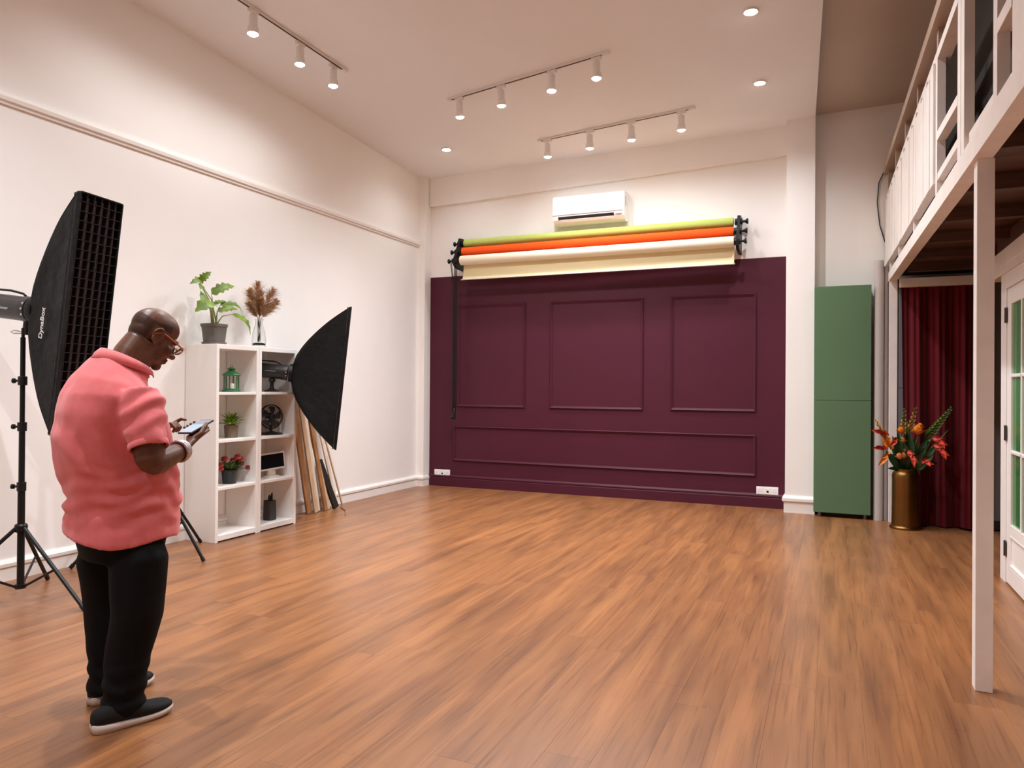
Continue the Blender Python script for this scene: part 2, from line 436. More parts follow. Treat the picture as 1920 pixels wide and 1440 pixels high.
for i in range(nb):
    a = by0 + (by1 - by0) * i / nb; c = by0 + (by1 - by0) * (i + 1) / nb - 0.004
    o = random.uniform(0, 0.005)
    top = -0.055 - (0.045 if i % 2 else 0.0)
    obj('railing_board', lbar(a, c, zlr(a) + 0.0, ztr(a) + top, zlr(c) + 0.0, ztr(c) + top, -0.012 - o, 0.006 - o), M_LOFTW, loft)
for y0, y1 in ((5.20, 5.285), (4.257, 4.36), (4.363, 4.465), (3.50, 3.58), (2.95, 3.258)):
    obj('railing_post', MB().box(lx(y0), lx(y0) + 0.045, y0, y1, zbt(y0), ztr(y0)), M_LOFTW, loft)
obj('middle_rail', lbar(4.465, 5.20, 2.90, 2.955, 2.945, 3.0, 0.0, 0.05), M_LOFTW, loft)
obj('middle_rail', lbar(3.258, 3.50, 2.84, 2.90, 2.845, 2.905, 0.0, 0.07), M_LOFTW, loft)
obj('sill_board', lbar(3.58, 4.257, 2.59, 2.665, 2.60, 2.68, 0.02, 0.24), M_LOFTW, loft)
# thin cable hanging on the wall by the loft end
cb = MB().tube([(0.53, 9.17, 3.86), (0.47, 9.172, 3.72), (0.455, 9.172, 3.5), (0.48, 9.172, 3.25), (0.535, 9.175, 3.05)], 0.006, 6)
tag(obj('wall_cable', cb, M_BLKPL, None, True), 'thin dark cable sagging on the wall beside the loft railing end', 'cable')

# ------------------------------------------------------------------ lamps on the ceiling
M_LAMPW = mat('lamp_white', (0.82, 0.78, 0.74), 0.4)
M_GLOW = mat('lamp_glow', (1, 1, 1), 0.5, emit=((1.0, 0.93, 0.84), 28.0))
M_SLOT = mat('track_slot', (0.05, 0.035, 0.03), 0.6)
def add_spot(name, loc, aim, watts, parent, size=math.radians(145), blend=1.0):
    l = bpy.data.lights.new(name, 'SPOT'); l.energy = watts; l.color = LAMP_COL
    l.spot_size = size; l.spot_blend = blend; l.shadow_soft_size = 0.035
    o = bpy.data.objects.new(name, l); C.objects.link(o)
    d = Vector(aim).normalized()
    M = d.to_track_quat('-Z', 'Y').to_matrix().to_4x4(); M.translation = Vector(loc)
    if parent:
        o.parent = parent; o.matrix_parent_inverse = Matrix(); o.matrix_basis = wmat(parent).inverted() @ M
    else: o.matrix_world = M
    return o
def track(p0, p1, name_label):
    p0, p1 = Vector(p0), Vector(p1)
    d = (p1 - p0).normalized(); s = d.cross(V(0, 0, 1)).normalized(); h = 0.022; wd = 0.017
    t = thing('track_rail', name_label, 'track rail', (p0 + p1) / 2)
    def bar(a, b, w0, z0, z1):
        q = [a - s * w0, a + s * w0, b + s * w0, b - s * w0]
        return MB().hexa([v + V(0, 0, z0) for v in q] + [v + V(0, 0, z1) for v in q])
    obj('rail', bar(p0, p1, wd, -h, -0.001), M_LAMPW, t)
    obj('slot', bar(p0 + d * 0.03, p1 - d * 0.06, wd * 0.55, -h - 0.002, -h + 0.001), M_SLOT, t)
    obj('end_cap', bar(p0 - d * 0.012, p0, wd * 1.1, -h - 0.003, -0.001), M_LAMPW, t)
    obj('feed_box', bar(p1 - d * 0.06, p1 + d * 0.01, wd * 1.2, -h - 0.006, -0.001), M_LAMPW, t)
    return d
def head(p, d, aim, label, group, watts=None, cone=145):
    """spot head hanging under a track point p"""
    p = Vector(p); aim = Vector(aim).normalized()
    s = d.cross(V(0, 0, 1)).normalized()
    t = thing('track_spotlight', label, 'spotlight', p + V(0, 0, -0.024), group=group)
    q = [p - d * 0.05 - s * 0.016, p + d * 0.05 - s * 0.016, p + d * 0.05 + s * 0.016, p - d * 0.05 + s * 0.016]
    obj('adapter', MB().hexa([v + V(0, 0, -0.05) for v in q] + [v + V(0, 0, -0.024) for v in q]), M_LAMPW, t)
    piv = p + V(0, 0, -0.085)
    obj('stem', MB().tube([p + V(0, 0, -0.05), piv], 0.009, 8), M_LAMPW, t, 40)
    a = piv - aim * 0.02
    obj('housing', MB().lathe([(0.012, 0), (0.034, 0.006), (0.036, 0.02), (0.036, 0.105), (0.045, 0.112), (0.047, 0.165), (0.043, 0.165), (0.040, 0.15), (0.0, 0.148)], a, 20, aim), M_LAMPW, t, 35)
    obj('bulb', MB().lathe([(0.0, 0), (0.039, 0.0), (0.041, 0.012), (0.030, 0.024), (0.0, 0.03)], a + aim * 0.151, 20, aim), M_GLOW, t, 35)
    add_spot('lamp_light', a + aim * 0.186, aim, watts or SPOT_W, t, math.radians(cone))
    return t
def cz(x, y): return (x, y, ceil_z(x, y))
d1 = track(cz(-4.58, 3.4), cz(-4.434, 6.01), 'white ceiling track running along the left wall')
g1 = 'spotlights on the left wall track'
for (x, y), n in (((-4.503, 4.813), 'largest white track spotlight at the top left of the ceiling'), ((-4.483, 5.387), 'middle white spotlight on the track along the left wall'), ((-4.466, 5.854), 'white spotlight at the far end of the left wall track')):
    head(cz(x, y), d1, (0.03, -0.05, -1), n, g1, TRACK1_W, 172)
head(cz(-4.53, 4.1), d1, (0.03, -0.05, -1), 'added white fill spotlight on the left track, just out of view', g1, TRACK1_W, 172)  # unseen extra head, added to light the near half
d2 = track(cz(-3.79, 6.972), cz(-1.939, 6.66), 'white ceiling track across the middle of the room')
for (x, y), n in (((-3.66, 6.955), 'leftmost spotlight on the middle ceiling track'), ((-3.135, 6.87), 'second spotlight from the left on the middle ceiling track'), ((-2.543, 6.77), 'third spotlight from the left on the middle ceiling track'), ((-2.062, 6.69), 'rightmost and brightest spotlight on the middle ceiling track')):
    head(cz(x, y), d2, (0.03, -0.06 if x > -3 else 0.05, -1), n, 'spotlights on the middle track', 62.0 if x < -3 else None)
d3 = track(cz(-3.317, 8.40), cz(-1.399, 8.18), 'white ceiling track nearest the purple wall')
for (x, y), n in (((-3.197, 8.388), 'leftmost spotlight on the track nearest the purple wall'), ((-2.64, 8.323), 'second spotlight from the left on the track nearest the purple wall'), ((-2.123, 8.263), 'third spotlight from the left on the track nearest the purple wall'), ((-1.544, 8.197), 'rightmost spotlight on the track nearest the purple wall')):
    head(cz(x, y), d3, (0.0, 0.05, -1), n, 'spotlights on the far track', TRACK3_W, 165)
def downlight(x, y, label, watts=None, cone=150):
    z = ceil_z(x, y)
    t = thing('recessed_downlight', label, 'downlight', (x, y, z), group='recessed downlights')
    obj('bezel', MB().lathe([(0.042, -0.001), (0.066, -0.001), (0.066, -0.007), (0.058, -0.012), (0.048, -0.009), (0.042, -0.004)], (x, y, z), 24), M_LAMPW, t, 40)
    obj('bulb', MB().lathe([(0.0, -0.002), (0.047, -0.003), (0.044, -0.012), (0.028, -0.019), (0.0, -0.021)], (x, y, z), 24), M_GLOW, t, 40)
    add_spot('lamp_light', (x, y, z - 0.035), (0, 0, -1), watts or DOWN_W, t, math.radians(cone), 1.0)
downlight(-0.645, 6.49, 'recessed ceiling downlight at the top, right of the middle track')
downlight(-0.69, 7.865, 'recessed ceiling downlight nearest the white pillar')
downlight(-4.515, 8.235, 'recessed ceiling downlight in the far left corner', 16.0)
for x, y, lab in ((-0.75, 4.95, 'added fill downlight out of view above the loft side'), (-2.6, 4.3, 'added fill downlight out of view in the middle of the ceiling'),
                  (-3.0, 1.5, 'added fill downlight out of view above the man'), (-3.7, 2.6, 'added fill downlight out of view towards the left wall'),
                  (-2.6, -0.6, 'added fill downlight out of view behind the camera')):
    downlight(x, y, lab, FILL_W, 132)  # unseen lamps added to brighten the near half of the room

# ------------------------------------------------------------------ two white open shelf units
M_SHELF = mat('white_laminate', (0.84, 0.805, 0.77), 0.4, spec=0.4)
SX0, SX1 = -5.372, -5.0
def shelf_unit(y0, y1, label):
    t = thing('shelf_unit', label, 'shelf', ((SX0 + SX1) / 2, (y0 + y1) / 2, 0), group='white shelf units by the left wall')
    b = 0.033; z1 = 1.77
    obj('side_panel', MB().bbox(SX0, SX1, y0, y0 + b, 0, z1, 0.0025), M_SHELF, t)
    obj('side_panel', MB().bbox(SX0, SX1, y1 - b, y1, 0, z1, 0.0025), M_SHELF, t)
    obj('top_panel', MB().bbox(SX0, SX1, y0 + b, y1 - b, z1 - 0.042, z1 - 0.0005, 0.0025), M_SHELF, t)
    obj('bottom_panel', MB().bbox(SX0, SX1, y0 + b, y1 - b, 0.012, 0.06, 0.0025), M_SHELF, t)
    for z in (0.487, 0.912, 1.340):
        obj('shelf_board', MB().bbox(SX0, SX1 - 0.004, y0 + b, y1 - b, z - 0.026, z, 0.0025), M_SHELF, t)
    return t
shelf_unit(4.935, 5.465, 'tall white open shelf unit on the left, under the potted plant')
shelf_unit(5.467, 6.003, 'tall white open shelf unit on the right, behind the tilted softbox')

# ------------------------------------------------------------------ air conditioner
M_AC = mat('ac_plastic', (0.88, 0.88, 0.88), 0.3, spec=0.5)
M_ACG = mat('ac_grey', (0.45, 0.43, 0.42), 0.4)
M_SLIT = mat('ac_slot', (0.015, 0.012, 0.01), 0.6)
ac = thing('air_conditioner', 'white split air conditioner on the wall above the paper rolls', 'air conditioner', (-2.86, 9.19, 3.52))
X0, X1 = -3.345, -2.395
pf = [(9.187, 3.885), (9.02, 3.885), (8.990, 3.870), (8.983, 3.66), (8.990, 3.625), (9.010, 3.575), (9.045, 3.535), (9.09, 3.515), (9.187, 3.525)]
def yz(prof, x0, x1): return MB().loft([[V(x, y, z) for y, z in prof] for x in (x0, x1)])
obj('body', yz(pf, X0, X1), M_AC, ac)
obj('front_panel', yz([(8.984, 3.86), (8.974, 3.855), (8.971, 3.67), (8.978, 3.638), (8.986, 3.64)], X0 + 0.005, X1 - 0.012), M_AC, ac)
obj('air_slot', yz([(8.986, 3.614), (8.984, 3.611), (9.003, 3.573), (9.008, 3.574)], X0 + 0.075, X1 - 0.135), M_SLIT, ac)
obj('louvre', yz([(9.000, 3.578), (8.997, 3.576), (9.020, 3.546), (9.026, 3.549)], X0 + 0.085, X1 - 0.135), M_AC, ac)
obj('display', MB().box(X1 - 0.115, X1 - 0.03, 8.984, 8.99, 3.60, 3.628), mat('ac_display', (0.72, 0.70, 0.69), 0.3), ac)
obj('grille', MB().box(X1, X1 + 0.002, 9.03, 9.045, 3.70, 3.82).box(X1, X1 + 0.002, 9.06, 9.075, 3.70, 3.82), M_ACG, ac)
obj('logo', MB().bbox(-2.905, -2.845, 8.9695, 8.9715, 3.684, 3.696, 0.001), M_ACG, ac)

# ------------------------------------------------------------------ backdrop paper rolls on wall brackets
def bracket(x, sgn, label):
    t = thing('roll_bracket', label, 'bracket', (x, 9.187, 3.2), group='brackets of the backdrop rolls')
    poly = [(x, 9.187, 3.46), (x, 9.03, 3.455), (x, 8.99, 3.36), (x, 8.93, 3.24), (x, 8.865, 3.14), (x, 8.87, 3.07), (x, 8.93, 3.03), (x, 9.187, 3.01)]
    obj('plate', MB().prism(poly, (sgn * 0.035, 0, 0)), M_BLACK, t)
    for y, z in ROLLS:
        ax = (sgn, 0, 0); c = (x, y, z)
        obj('hook', MB().lathe([(0.0, -0.03), (0.040, -0.03), (0.040, -0.008), (0.03, 0.035), (0.036, 0.04), (0.036, 0.055), (0.0, 0.055)], c, 14, ax), M_BLACK, t, 35)
        obj('knob', MB().lathe([(0.014, 0.05), (0.014, 0.085), (0.03, 0.10), (0.034, 0.115), (0.028, 0.12), (0.0, 0.12)], c, 14, ax), M_BLACK, t, 35)
    return t
ROLLS = [(9.06, 3.385), (8.98, 3.258), (8.90, 3.122)]
bracket(-4.715, -1, 'black three-hook bracket at the left end of the paper rolls')
bracket(-1.035, 1, 'black three-hook bracket at the right end of the paper rolls')
def paper(name, col): return mat(name, col, 0.75, spec=0.2)
M_CORE = mat('cardboard_core', (0.55, 0.45, 0.34), 0.8)
for (y, z), x0, x1, r, m, lab in (((9.06, 3.385), -4.665, -1.085, 0.054, paper('lime_paper', (0.47, 0.57, 0.14)), 'lime green paper backdrop roll, topmost of three'),
                                  ((8.98, 3.258), -4.655, -1.072, 0.055, paper('orange_paper', (0.90, 0.10, 0.012)), 'bright orange paper backdrop roll between green and cream')):
    t = thing('backdrop_roll', lab, 'backdrop', ((x0 + x1) / 2, y, z - r), group='paper backdrop rolls')
    obj('paper', MB().lathe([(0.03, 0), (r - 0.002, 0), (r, 0.003), (r, x1 - x0 - 0.003), (r - 0.002, x1 - x0), (0.03, x1 - x0)], (x0, y, z), 28, (1, 0, 0)), m, t, 35)
    obj('core', MB().lathe([(0.0, 0), (0.029, 0), (0.029, x1 - x0 + 0.012), (0.0, x1 - x0 + 0.012)], (x0 - 0.006, y, z), 16, (1, 0, 0)), M_CORE, t, 35)
M_CREAM = paper('cream_paper', (0.80, 0.69, 0.42)); M_CREAM2 = paper('cream_roll_paper', (0.86, 0.76, 0.58))
y, z = ROLLS[2]; x0, x1, r = -4.64, -1.055, 0.064
t = thing('backdrop_roll', 'cream paper backdrop roll, lowest of three, with a hanging strip', 'backdrop', ((x0 + x1) / 2, y, z - r), group='paper backdrop rolls')
obj('paper', MB().lathe([(0.03, 0), (r - 0.002, 0), (r, 0.003), (r, x1 - x0 - 0.003), (r - 0.002, x1 - x0), (0.03, x1 - x0)], (x0, y, z), 28, (1, 0, 0)), M_CREAM2, t, 35)
obj('core', MB().lathe([(0.0, 0), (0.029, 0), (0.029, x1 - x0 + 0.012), (0.0, x1 - x0 + 0.012)], (x0 - 0.006, y, z), 16, (1, 0, 0)), M_CORE, t, 35)
pr_ = [(y + r * math.cos(a), z + r * math.sin(a)) for a in [math.radians(v) for v in (60, 30, 0, -20)]] + [(y + r * 0.9, z - 0.10), (y + r * 0.72, z - 0.18), (y + r * 0.5, z - 0.235), (y + r * 0.2, z - 0.258)]
b = MB()
n = len(pr_)
vs = [(x, py_, pz) for x in (x0 + 0.012, x1 - 0.004) for py_, pz in pr_] + [(x, py_ + 0.0012, pz) for x in (x0 + 0.012, x1 - 0.004) for py_, pz in pr_]
fs = [(i, i + 1, n + i + 1, n + i) for i in range(n - 1)] + [(2 * n + i, 3 * n + i, 3 * n + i + 1, 2 * n + i + 1) for i in range(n - 1)] + [(n - 1, 2 * n - 1 + 0, 4 * n - 1, 3 * n - 1)]
obj('hanging_strip', b.add(vs, fs), M_CREAM, t, True)
obj('hem_bar', MB().tube([(x0 - 0.004, y + r * 0.2, z - 0.258), (x1 + 0.008, y + r * 0.2, z - 0.258)], 0.0075, 8), mat('white_bar', (0.82, 0.78, 0.70), 0.5), t, True)

# pull chains hanging in front of the panelling
ch = thing('pull_chain', 'long black pull chains hanging beside the left panel of the purple wall', 'chain', (-4.80, 9.0, 1.0))
for k, (xx, yy, zt, zb_) in enumerate(((-4.755, 9.06, 3.36, 1.09), (-4.778, 8.985, 3.24, 1.06), (-4.80, 8.91, 3.10, 1.05))):
    for s in (-0.006, 0.006):
        pts = [(xx + s, lerp(yy, 8.99, min(1, (zt - zz) / 0.3)), zz) for zz in [zt - (zt - zb_) * i / 12 for i in range(13)]]
        obj('strand', MB().tube(pts, 0.0042, 6), M_BLKPL, ch, True)
    obj('loop_end', MB().tube([(xx - 0.006, 8.99, zb_), (xx - 0.004, 8.99, zb_ - 0.02), (xx, 8.99, zb_ - 0.026), (xx + 0.004, 8.99, zb_ - 0.02), (xx + 0.006, 8.99, zb_)], 0.0055, 6), M_BLKPL, ch, True)
obj('weight', MB().lathe([(0.0, 0.16), (0.012, 0.158), (0.02, 0.14), (0.02, 0.03), (0.012, 0.0), (0.0, 0.0)], (-4.775, 8.99, 0.95), 12), M_BLKPL, ch, 35)
obj('weight', MB().ell((-4.81, 8.985, 0.985), (0.026, 0.026, 0.028), None, 14, 8), M_BLKPL, ch, True)

# ------------------------------------------------------------------ wall sockets
M_SOCK = mat('socket_plastic', (0.85, 0.83, 0.83), 0.35)
def socket(x0, x1, z0, z1, y, label):
    t = thing('wall_socket', label, 'socket', ((x0 + x1) / 2, y, z0), group='wall sockets')
    obj('plate', MB().bbox(x0, x1, y - 0.012, y, z0, z1, 0.004), M_SOCK, t)
    w_ = (x1 - x0) / 3
    for i in range(3):
        c = x0 + w_ * (i + 0.5); zc = (z0 + z1) / 2
        obj('insert', MB().bbox(c - w_ * 0.42, c + w_ * 0.42, y - 0.0145, y - 0.010, z0 + 0.015, z1 - 0.015, 0.002), M_SOCK, t)
        if i == 1: obj('hole', MB().lathe([(0.013, 0), (0.013, 0.002), (0, 0.002)], (c + 0.005, y - 0.0145, zc - 0.006), 10, (0, -1, 0)), M_BLKPL, t)
        else:
            for dx, dz in ((-0.014, -0.01), (0.014, -0.01), (0, 0.014)):
                obj('hole', MB().box(c + dx - 0.003, c + dx + 0.003, y - 0.0162, y - 0.0145, zc + dz - 0.005, zc + dz + 0.005), M_ACG, t)
socket(-5.185, -4.935, 0.132, 0.232, YB - 0.004, 'white wall socket low on the purple wall, left end')
socket(-0.818, -0.572, 0.148, 0.25, YB - 0.004, 'white wall socket low on the purple wall, beside the pillar')

# ------------------------------------------------------------------ green cabinet
M_GREEN = mat('sage_green_laminate', (0.105, 0.188, 0.098), 0.5, spec=0.3, var=(1.5, 0.03))
cab = thing('green_cabinet', 'tall plain green cabinet with two doors beside the white pillar', 'cabinet', (0.10, 9.0, 0))
obj('body', MB().bbox(-0.183, 0.385, 8.825, 9.18, 0.06, 2.535, 0.003), M_GREEN, cab)
obj('door', MB().bbox(-0.183, 0.386, 8.803, 8.823, 1.2855, 2.538, 0.002), M_GREEN, cab)
obj('door', MB().bbox(-0.183, 0.386, 8.803, 8.823, 0.052, 1.2815, 0.002), M_GREEN, cab)
M_FOOT = mat('grey_foot', (0.25, 0.25, 0.24), 0.4)
for x, y in ((-0.12, 8.87), (0.335, 8.87), (-0.12, 9.12), (0.335, 9.12)):
    obj('foot', MB().lathe([(0, 0), (0.02, 0), (0.022, 0.006), (0.016, 0.012), (0.016, 0.06), (0, 0.06)], (x, y, 0), 14), M_FOOT, cab, 35)

# ------------------------------------------------------------------ paper tubes standing in the corner
M_TUBE = mat('grey_paper_roll', (0.52, 0.475, 0.45), 0.7, spec=0.2, var=(4, 0.05, (1, 1, 0.1)))
for x, y, r, h, lab in ((0.462, 8.86, 0.047, 2.80, 'thick pale grey paper roll standing beside the green cabinet'), (0.535, 8.905, 0.032, 2.74, 'thin grey paper roll standing behind the far loft post')):
    t = thing('paper_roll', lab, 'paper roll', (x, y, 0), group='paper rolls standing in the corner')
    obj('paper', MB().lathe([(r * 0.45, 0), (r, 0), (r, h - 0.002), (r - 0.003, h), (r * 0.45, h)], (x, y, 0), 24), M_TUBE, t, 35)
    obj('core', MB().lathe([(0, 0.002), (r * 0.44, 0.002), (r * 0.44, h + 0.004), (0, h + 0.004)], (x, y, 0), 14), M_CORE, t, 35)

# ------------------------------------------------------------------ curtain and the blue-grey panel behind it
M_CURT = mat('dark_red_velvet', (0.105, 0.0025, 0.007), 0.75, spec=0.15, sheen=0.15, var=(3, 0.2, (1, 1, 0.1)))
def curtain():
    nx, nz_ = 90, 14
    vs = []; fs = []
    for j in range(nz_ + 1):
        t_ = j / nz_; z_ = 2.47 * (1 - t_) + 0.012
        for i in range(nx + 1):
            u = i / nx
            x_ = lerp(0.66 + 0.045 * t_, 1.42, u)
            amp = lerp(0.022, 0.042, t_)
            y_ = 8.665 + amp * math.sin(u * 2 * PI * 3.6 + 0.6 * math.sin(t_ * 2.1 + u * 3)) + 0.010 * math.sin(u * 2 * PI * 13 + t_ * 1.5)
            vs.append((x_, y_, z_))
    N = nx + 1
    for j in range(nz_):
        for i in range(nx): fs.append((j * N + i, j * N + i + 1, (j + 1) * N + i + 1, (j + 1) * N + i))
    n0 = len(vs)
    vs += [(x, y + 0.003, z) for x, y, z in vs]
    fs += [tuple(n0 + k for k in reversed(f)) for f in fs]
    return MB().add(vs, fs)
cu_ = thing('red_curtain', 'dark red velvet curtain hanging under the loft behind the brass vase', 'curtain', (1.0, 8.665, 0))
obj('fabric', curtain(), M_CURT, cu_, True)
obj('curtain_rod', MB().tube([(0.64, 8.665, 2.485), (1.45, 8.665, 2.485)], 0.012, 10), M_BLACK, cu_, True)
gp = thing('grey_panel', 'narrow blue-grey board standing behind the left edge of the red curtain', 'board', (0.69, 8.74, 0))
M_BLUEG = mat('blue_grey_laminate', (0.145, 0.14, 0.165), 0.5)
obj('lower_board', MB().bbox(0.645, 0.86, 8.735, 8.76, 0, 1.42, 0.003), M_BLUEG, gp)
obj('upper_board', MB().bbox(0.645, 0.86, 8.735, 8.76, 1.426, 2.46, 0.003), M_BLUEG, gp)

# ------------------------------------------------------------------ brass vase with a flower arrangement
M_BRASS = mat('aged_brass', (0.21, 0.105, 0.03), 0.36, metal=1.0, var=(4, 0.12))
vx, vy = 0.69, 8.46
vase = thing('floor_vase', 'tall cylindrical brass floor vase in front of the red curtain', 'vase', (vx, vy, 0))
obj('body', MB().lathe([(0, 0.03), (0.128, 0.032), (0.126, 0.12), (0.124, 0.3), (0.124, 0.50), (0.126, 0.535), (0.118, 0.565), (0.102, 0.58), (0.100, 0.598), (0.105, 0.606), (0.098, 0.606), (0.092, 0.58), (0.10, 0.55), (0.0, 0.545)], (vx, vy, 0), 40), M_BRASS, vase, 40)
obj('base', MB().lathe([(0, 0), (0.143, 0), (0.147, 0.008), (0.145, 0.02), (0.132, 0.034), (0.12, 0.038), (0, 0.038)], (vx, vy, 0), 40), M_BRASS, vase, 40)

M_STEM = mat('flower_stem', (0.06, 0.11, 0.03), 0.5)
M_LEAFD = mat('dark_leaf', (0.022, 0.06, 0.018), 0.35, spec=0.5, var=(8, 0.3))
M_LEAFL = mat('light_leaf', (0.13, 0.20, 0.045), 0.4, var=(8, 0.25))
M_ROSE = mat('orange_rose', (0.75, 0.24, 0.025), 0.5, var=(12, 0.25))
M_PEACH = mat('peach_rose', (0.72, 0.28, 0.10), 0.5, var=(12, 0.2))
M_YELLOW = mat('yellow_rose', (0.65, 0.38, 0.08), 0.5, var=(12, 0.2))
M_RED = mat('coral_bloom', (0.55, 0.055, 0.03), 0.45, var=(10, 0.3))
M_BUD = mat('gladiolus_bud', (0.42, 0.26, 0.06), 0.5, var=(14, 0.3))
def leafmesh(b, base, tip, width, up=(0, 0, 1), droop=0.0, fold=0.25, nseg=8, shape=None, thick=0.0012):
    """curved leaf blade from base to tip, folded along its midrib"""
    base, tip = Vector(base), Vector(tip); d = tip - base; ln = d.length
    up = Vector(up); side = d.cross(up)
    if side.length < 1e-5: side = d.cross(V(1, 0, 0))
    side.normalize(); nrm = side.cross(d).normalized()
    shape = shape or (lambda t: math.sin(PI * min(1, t ** 0.75)) ** 0.8)
    rows = []
    for i in range(nseg + 1):
        t = i / nseg
        c = base + d * t + nrm * (droop * ln * math.sin(PI * t)) 
        wd = width * 0.5 * shape(t) + 0.0006
        rows.append([c - side * wd + nrm * fold * wd, c - side * wd * 0.5 + nrm * fold * wd * 0.4, c, c + side * wd * 0.5 + nrm * fold * wd * 0.4, c + side * wd + nrm * fold * wd])
    vs = [p for r in rows for p in r]; n0 = len(vs)
    fs = [(i * 5 + k, i * 5 + k + 1, i * 5 + k + 6, i * 5 + k + 5) for i in range(nseg) for k in range(4)]
    vs2 = [p + nrm * thick for p in vs]
    return b.add(vs + vs2, fs + [tuple(n0 + k for k in reversed(f)) for f in fs])
bq = thing('flower_arrangement', 'orange and red flowers with green leaves arranged in the brass vase', 'flowers', (vx, vy, 0.56))
def stem(p0, p1, bow=0.03, r=0.004):
    p0, p1 = Vector(p0), Vector(p1); mid = (p0 + p1) / 2 + V((p1.x - p0.x) * 0.15, -0.01, bow)
    obj('stem', MB().tube([p0, p0.lerp(mid, 0.6), mid, mid.lerp(p1, 0.5), p1], r, 6), M_STEM, bq, True)
def rose(c, r, m):
    c = Vector(c); b = MB()
    for ring, (n_, rr_, tilt, h) in enumerate(((3, 0.35, 0.15, 0.55), (5, 0.62, 0.4, 0.35), (6, 0.9, 0.85, 0.1))):
        for k in range(n_):
            a = 2 * PI * (k + 0.4 * ring) / n_
            o = V(math.cos(a), math.sin(a), 0)
            rows = []
            for i in range(5):
                t = i / 4
                rows.append([c + o * (r * rr_ * (0.35 + 0.65 * math.sin(t * 1.5)) + tilt * r * 0.3 * t * t) + V(-o.y, o.x, 0) * (u * r * 0.62 * math.sin(PI * (0.18 + 0.70 * t))) - o * (abs(u) ** 2 * r * rr_ * 0.35) + V(0, 0, r * (-0.6 + t * (1.0 + h) - tilt * 0.5 * t * t)) for u in (-1, -0.5, 0, 0.5, 1)])
            vs = [p for q in rows for p in q]
            fs = [(i * 5 + j, i * 5 + j + 1, i * 5 + j + 6, i * 5 + j + 5) for i in range(4) for j in range(4)]
            b.add(vs, fs)
    b.ell(c + V(0, 0, -0.1 * r), (r * 0.45, r * 0.45, r * 0.6), None, 10, 6)
    return obj('rose', b, m, bq, True)
top = (vx, vy, 0.56)
for x_, y_, z_, r_, m_ in ((0.644, 8.38, 0.99, 0.037, M_ROSE), (0.65, 8.37, 0.895, 0.033, M_YELLOW), (0.797, 8.39, 1.0, 0.05, M_ROSE), (0.628, 8.35, 0.735, 0.034, M_PEACH), (0.665, 8.36, 0.745, 0.03, M_PEACH), (0.668, 8.38, 0.795, 0.026, M_YELLOW), (0.815, 8.42, 1.04, 0.03, M_ROSE)):
    r_ *= 1.28; rose((x_, y_, z_), r_, m_); stem(top, (x_, y_, z_ - r_ * 0.5), 0.02)
def spike(p0, p1, mlist, nf=10, fl_=0.04):
    """gladiolus: buds and florets alternating along a stem"""
    p0, p1 = Vector(p0), Vector(p1); d = p1 - p0; s = d.cross(V(0, 1, 0)).normalized(); q = d.normalized()
    stem(top, p0, 0.01, 0.0045)
    obj('stem', MB().tube([p0, p1], [0.0045, 0.0015], 6), M_STEM, bq, True)
    bs = [MB() for _ in mlist]
    for i in range(nf):
        t = i / nf; c = p0 + d * t; sg = 1 if i % 2 else -1
        sz = fl_ * (1 - 0.72 * t)
        k = min(len(mlist) - 1, int(t * len(mlist)))
        leafmesh(bs[k], c, c + q * sz * 1.3 + s * sg * sz * 0.75, sz * 0.75, (0, -1, 0), 0.12, 0.5, 4)
        leafmesh(bs[k], c, c + q * sz * 1.1 + V(0, -1, 0) * sz * 0.7 + s * sg * sz * 0.2, sz * 0.6, s, 0.12, 0.5, 4)
    for b_, m_ in zip(bs, mlist):
        if b_.v: obj('floret', b_, m_, bq, True)
spike((0.56, 8.40, 0.80), (0.405, 8.36, 1.11), [M_ROSE, M_BUD, M_YELLOW], 12, 0.06)
spike((0.72, 8.45, 0.98), (0.78, 8.44, 1.24), [M_BUD, M_BUD, M_LEAFL], 11, 0.045)
spike((0.66, 8.48, 0.95), (0.68, 8.48, 1.22), [M_BUD, M_LEAFL], 12, 0.045)
spike((0.86, 8.44, 0.90), (1.085, 8.40, 1.235), [M_LEAFL, M_LEAFL, M_LEAFL], 20, 0.065)
def heliconia(base, tip, m):
    b = MB(); base, tip = Vector(base), Vector(tip)
    for i in range(4):
        a = base.lerp(tip, i * 0.22)
        leafmesh(b, a, a + (tip - base) * 0.6 + V((-1) ** i * 0.025, -0.02, 0.035 - 0.02 * i), 0.042, (0, -1, 0), 0.15, 0.9, 5)
    obj('bract', b, m, bq, True); stem(top, base, 0.02)
heliconia((0.52, 8.40, 0.93), (0.42, 8.36, 1.0), M_RED); heliconia((0.50, 8.38, 0.80), (0.425, 8.34, 0.83), M_RED)
heliconia((0.53, 8.37, 0.77), (0.47, 8.33, 0.68), M_ROSE); heliconia((0.92, 8.40, 0.93), (1.02, 8.36, 0.87), M_RED)
heliconia((0.93, 8.38, 0.86), (1.03, 8.34, 0.77), M_RED); heliconia((0.70, 8.35, 0.79), (0.76, 8.30, 0.69), M_RED)
heliconia((0.82, 8.38, 0.70), (0.90, 8.33, 0.68), M_RED); heliconia((0.60, 8.39, 0.92), (0.575, 8.34, 0.87), M_RED)
rl = random.Random(3)
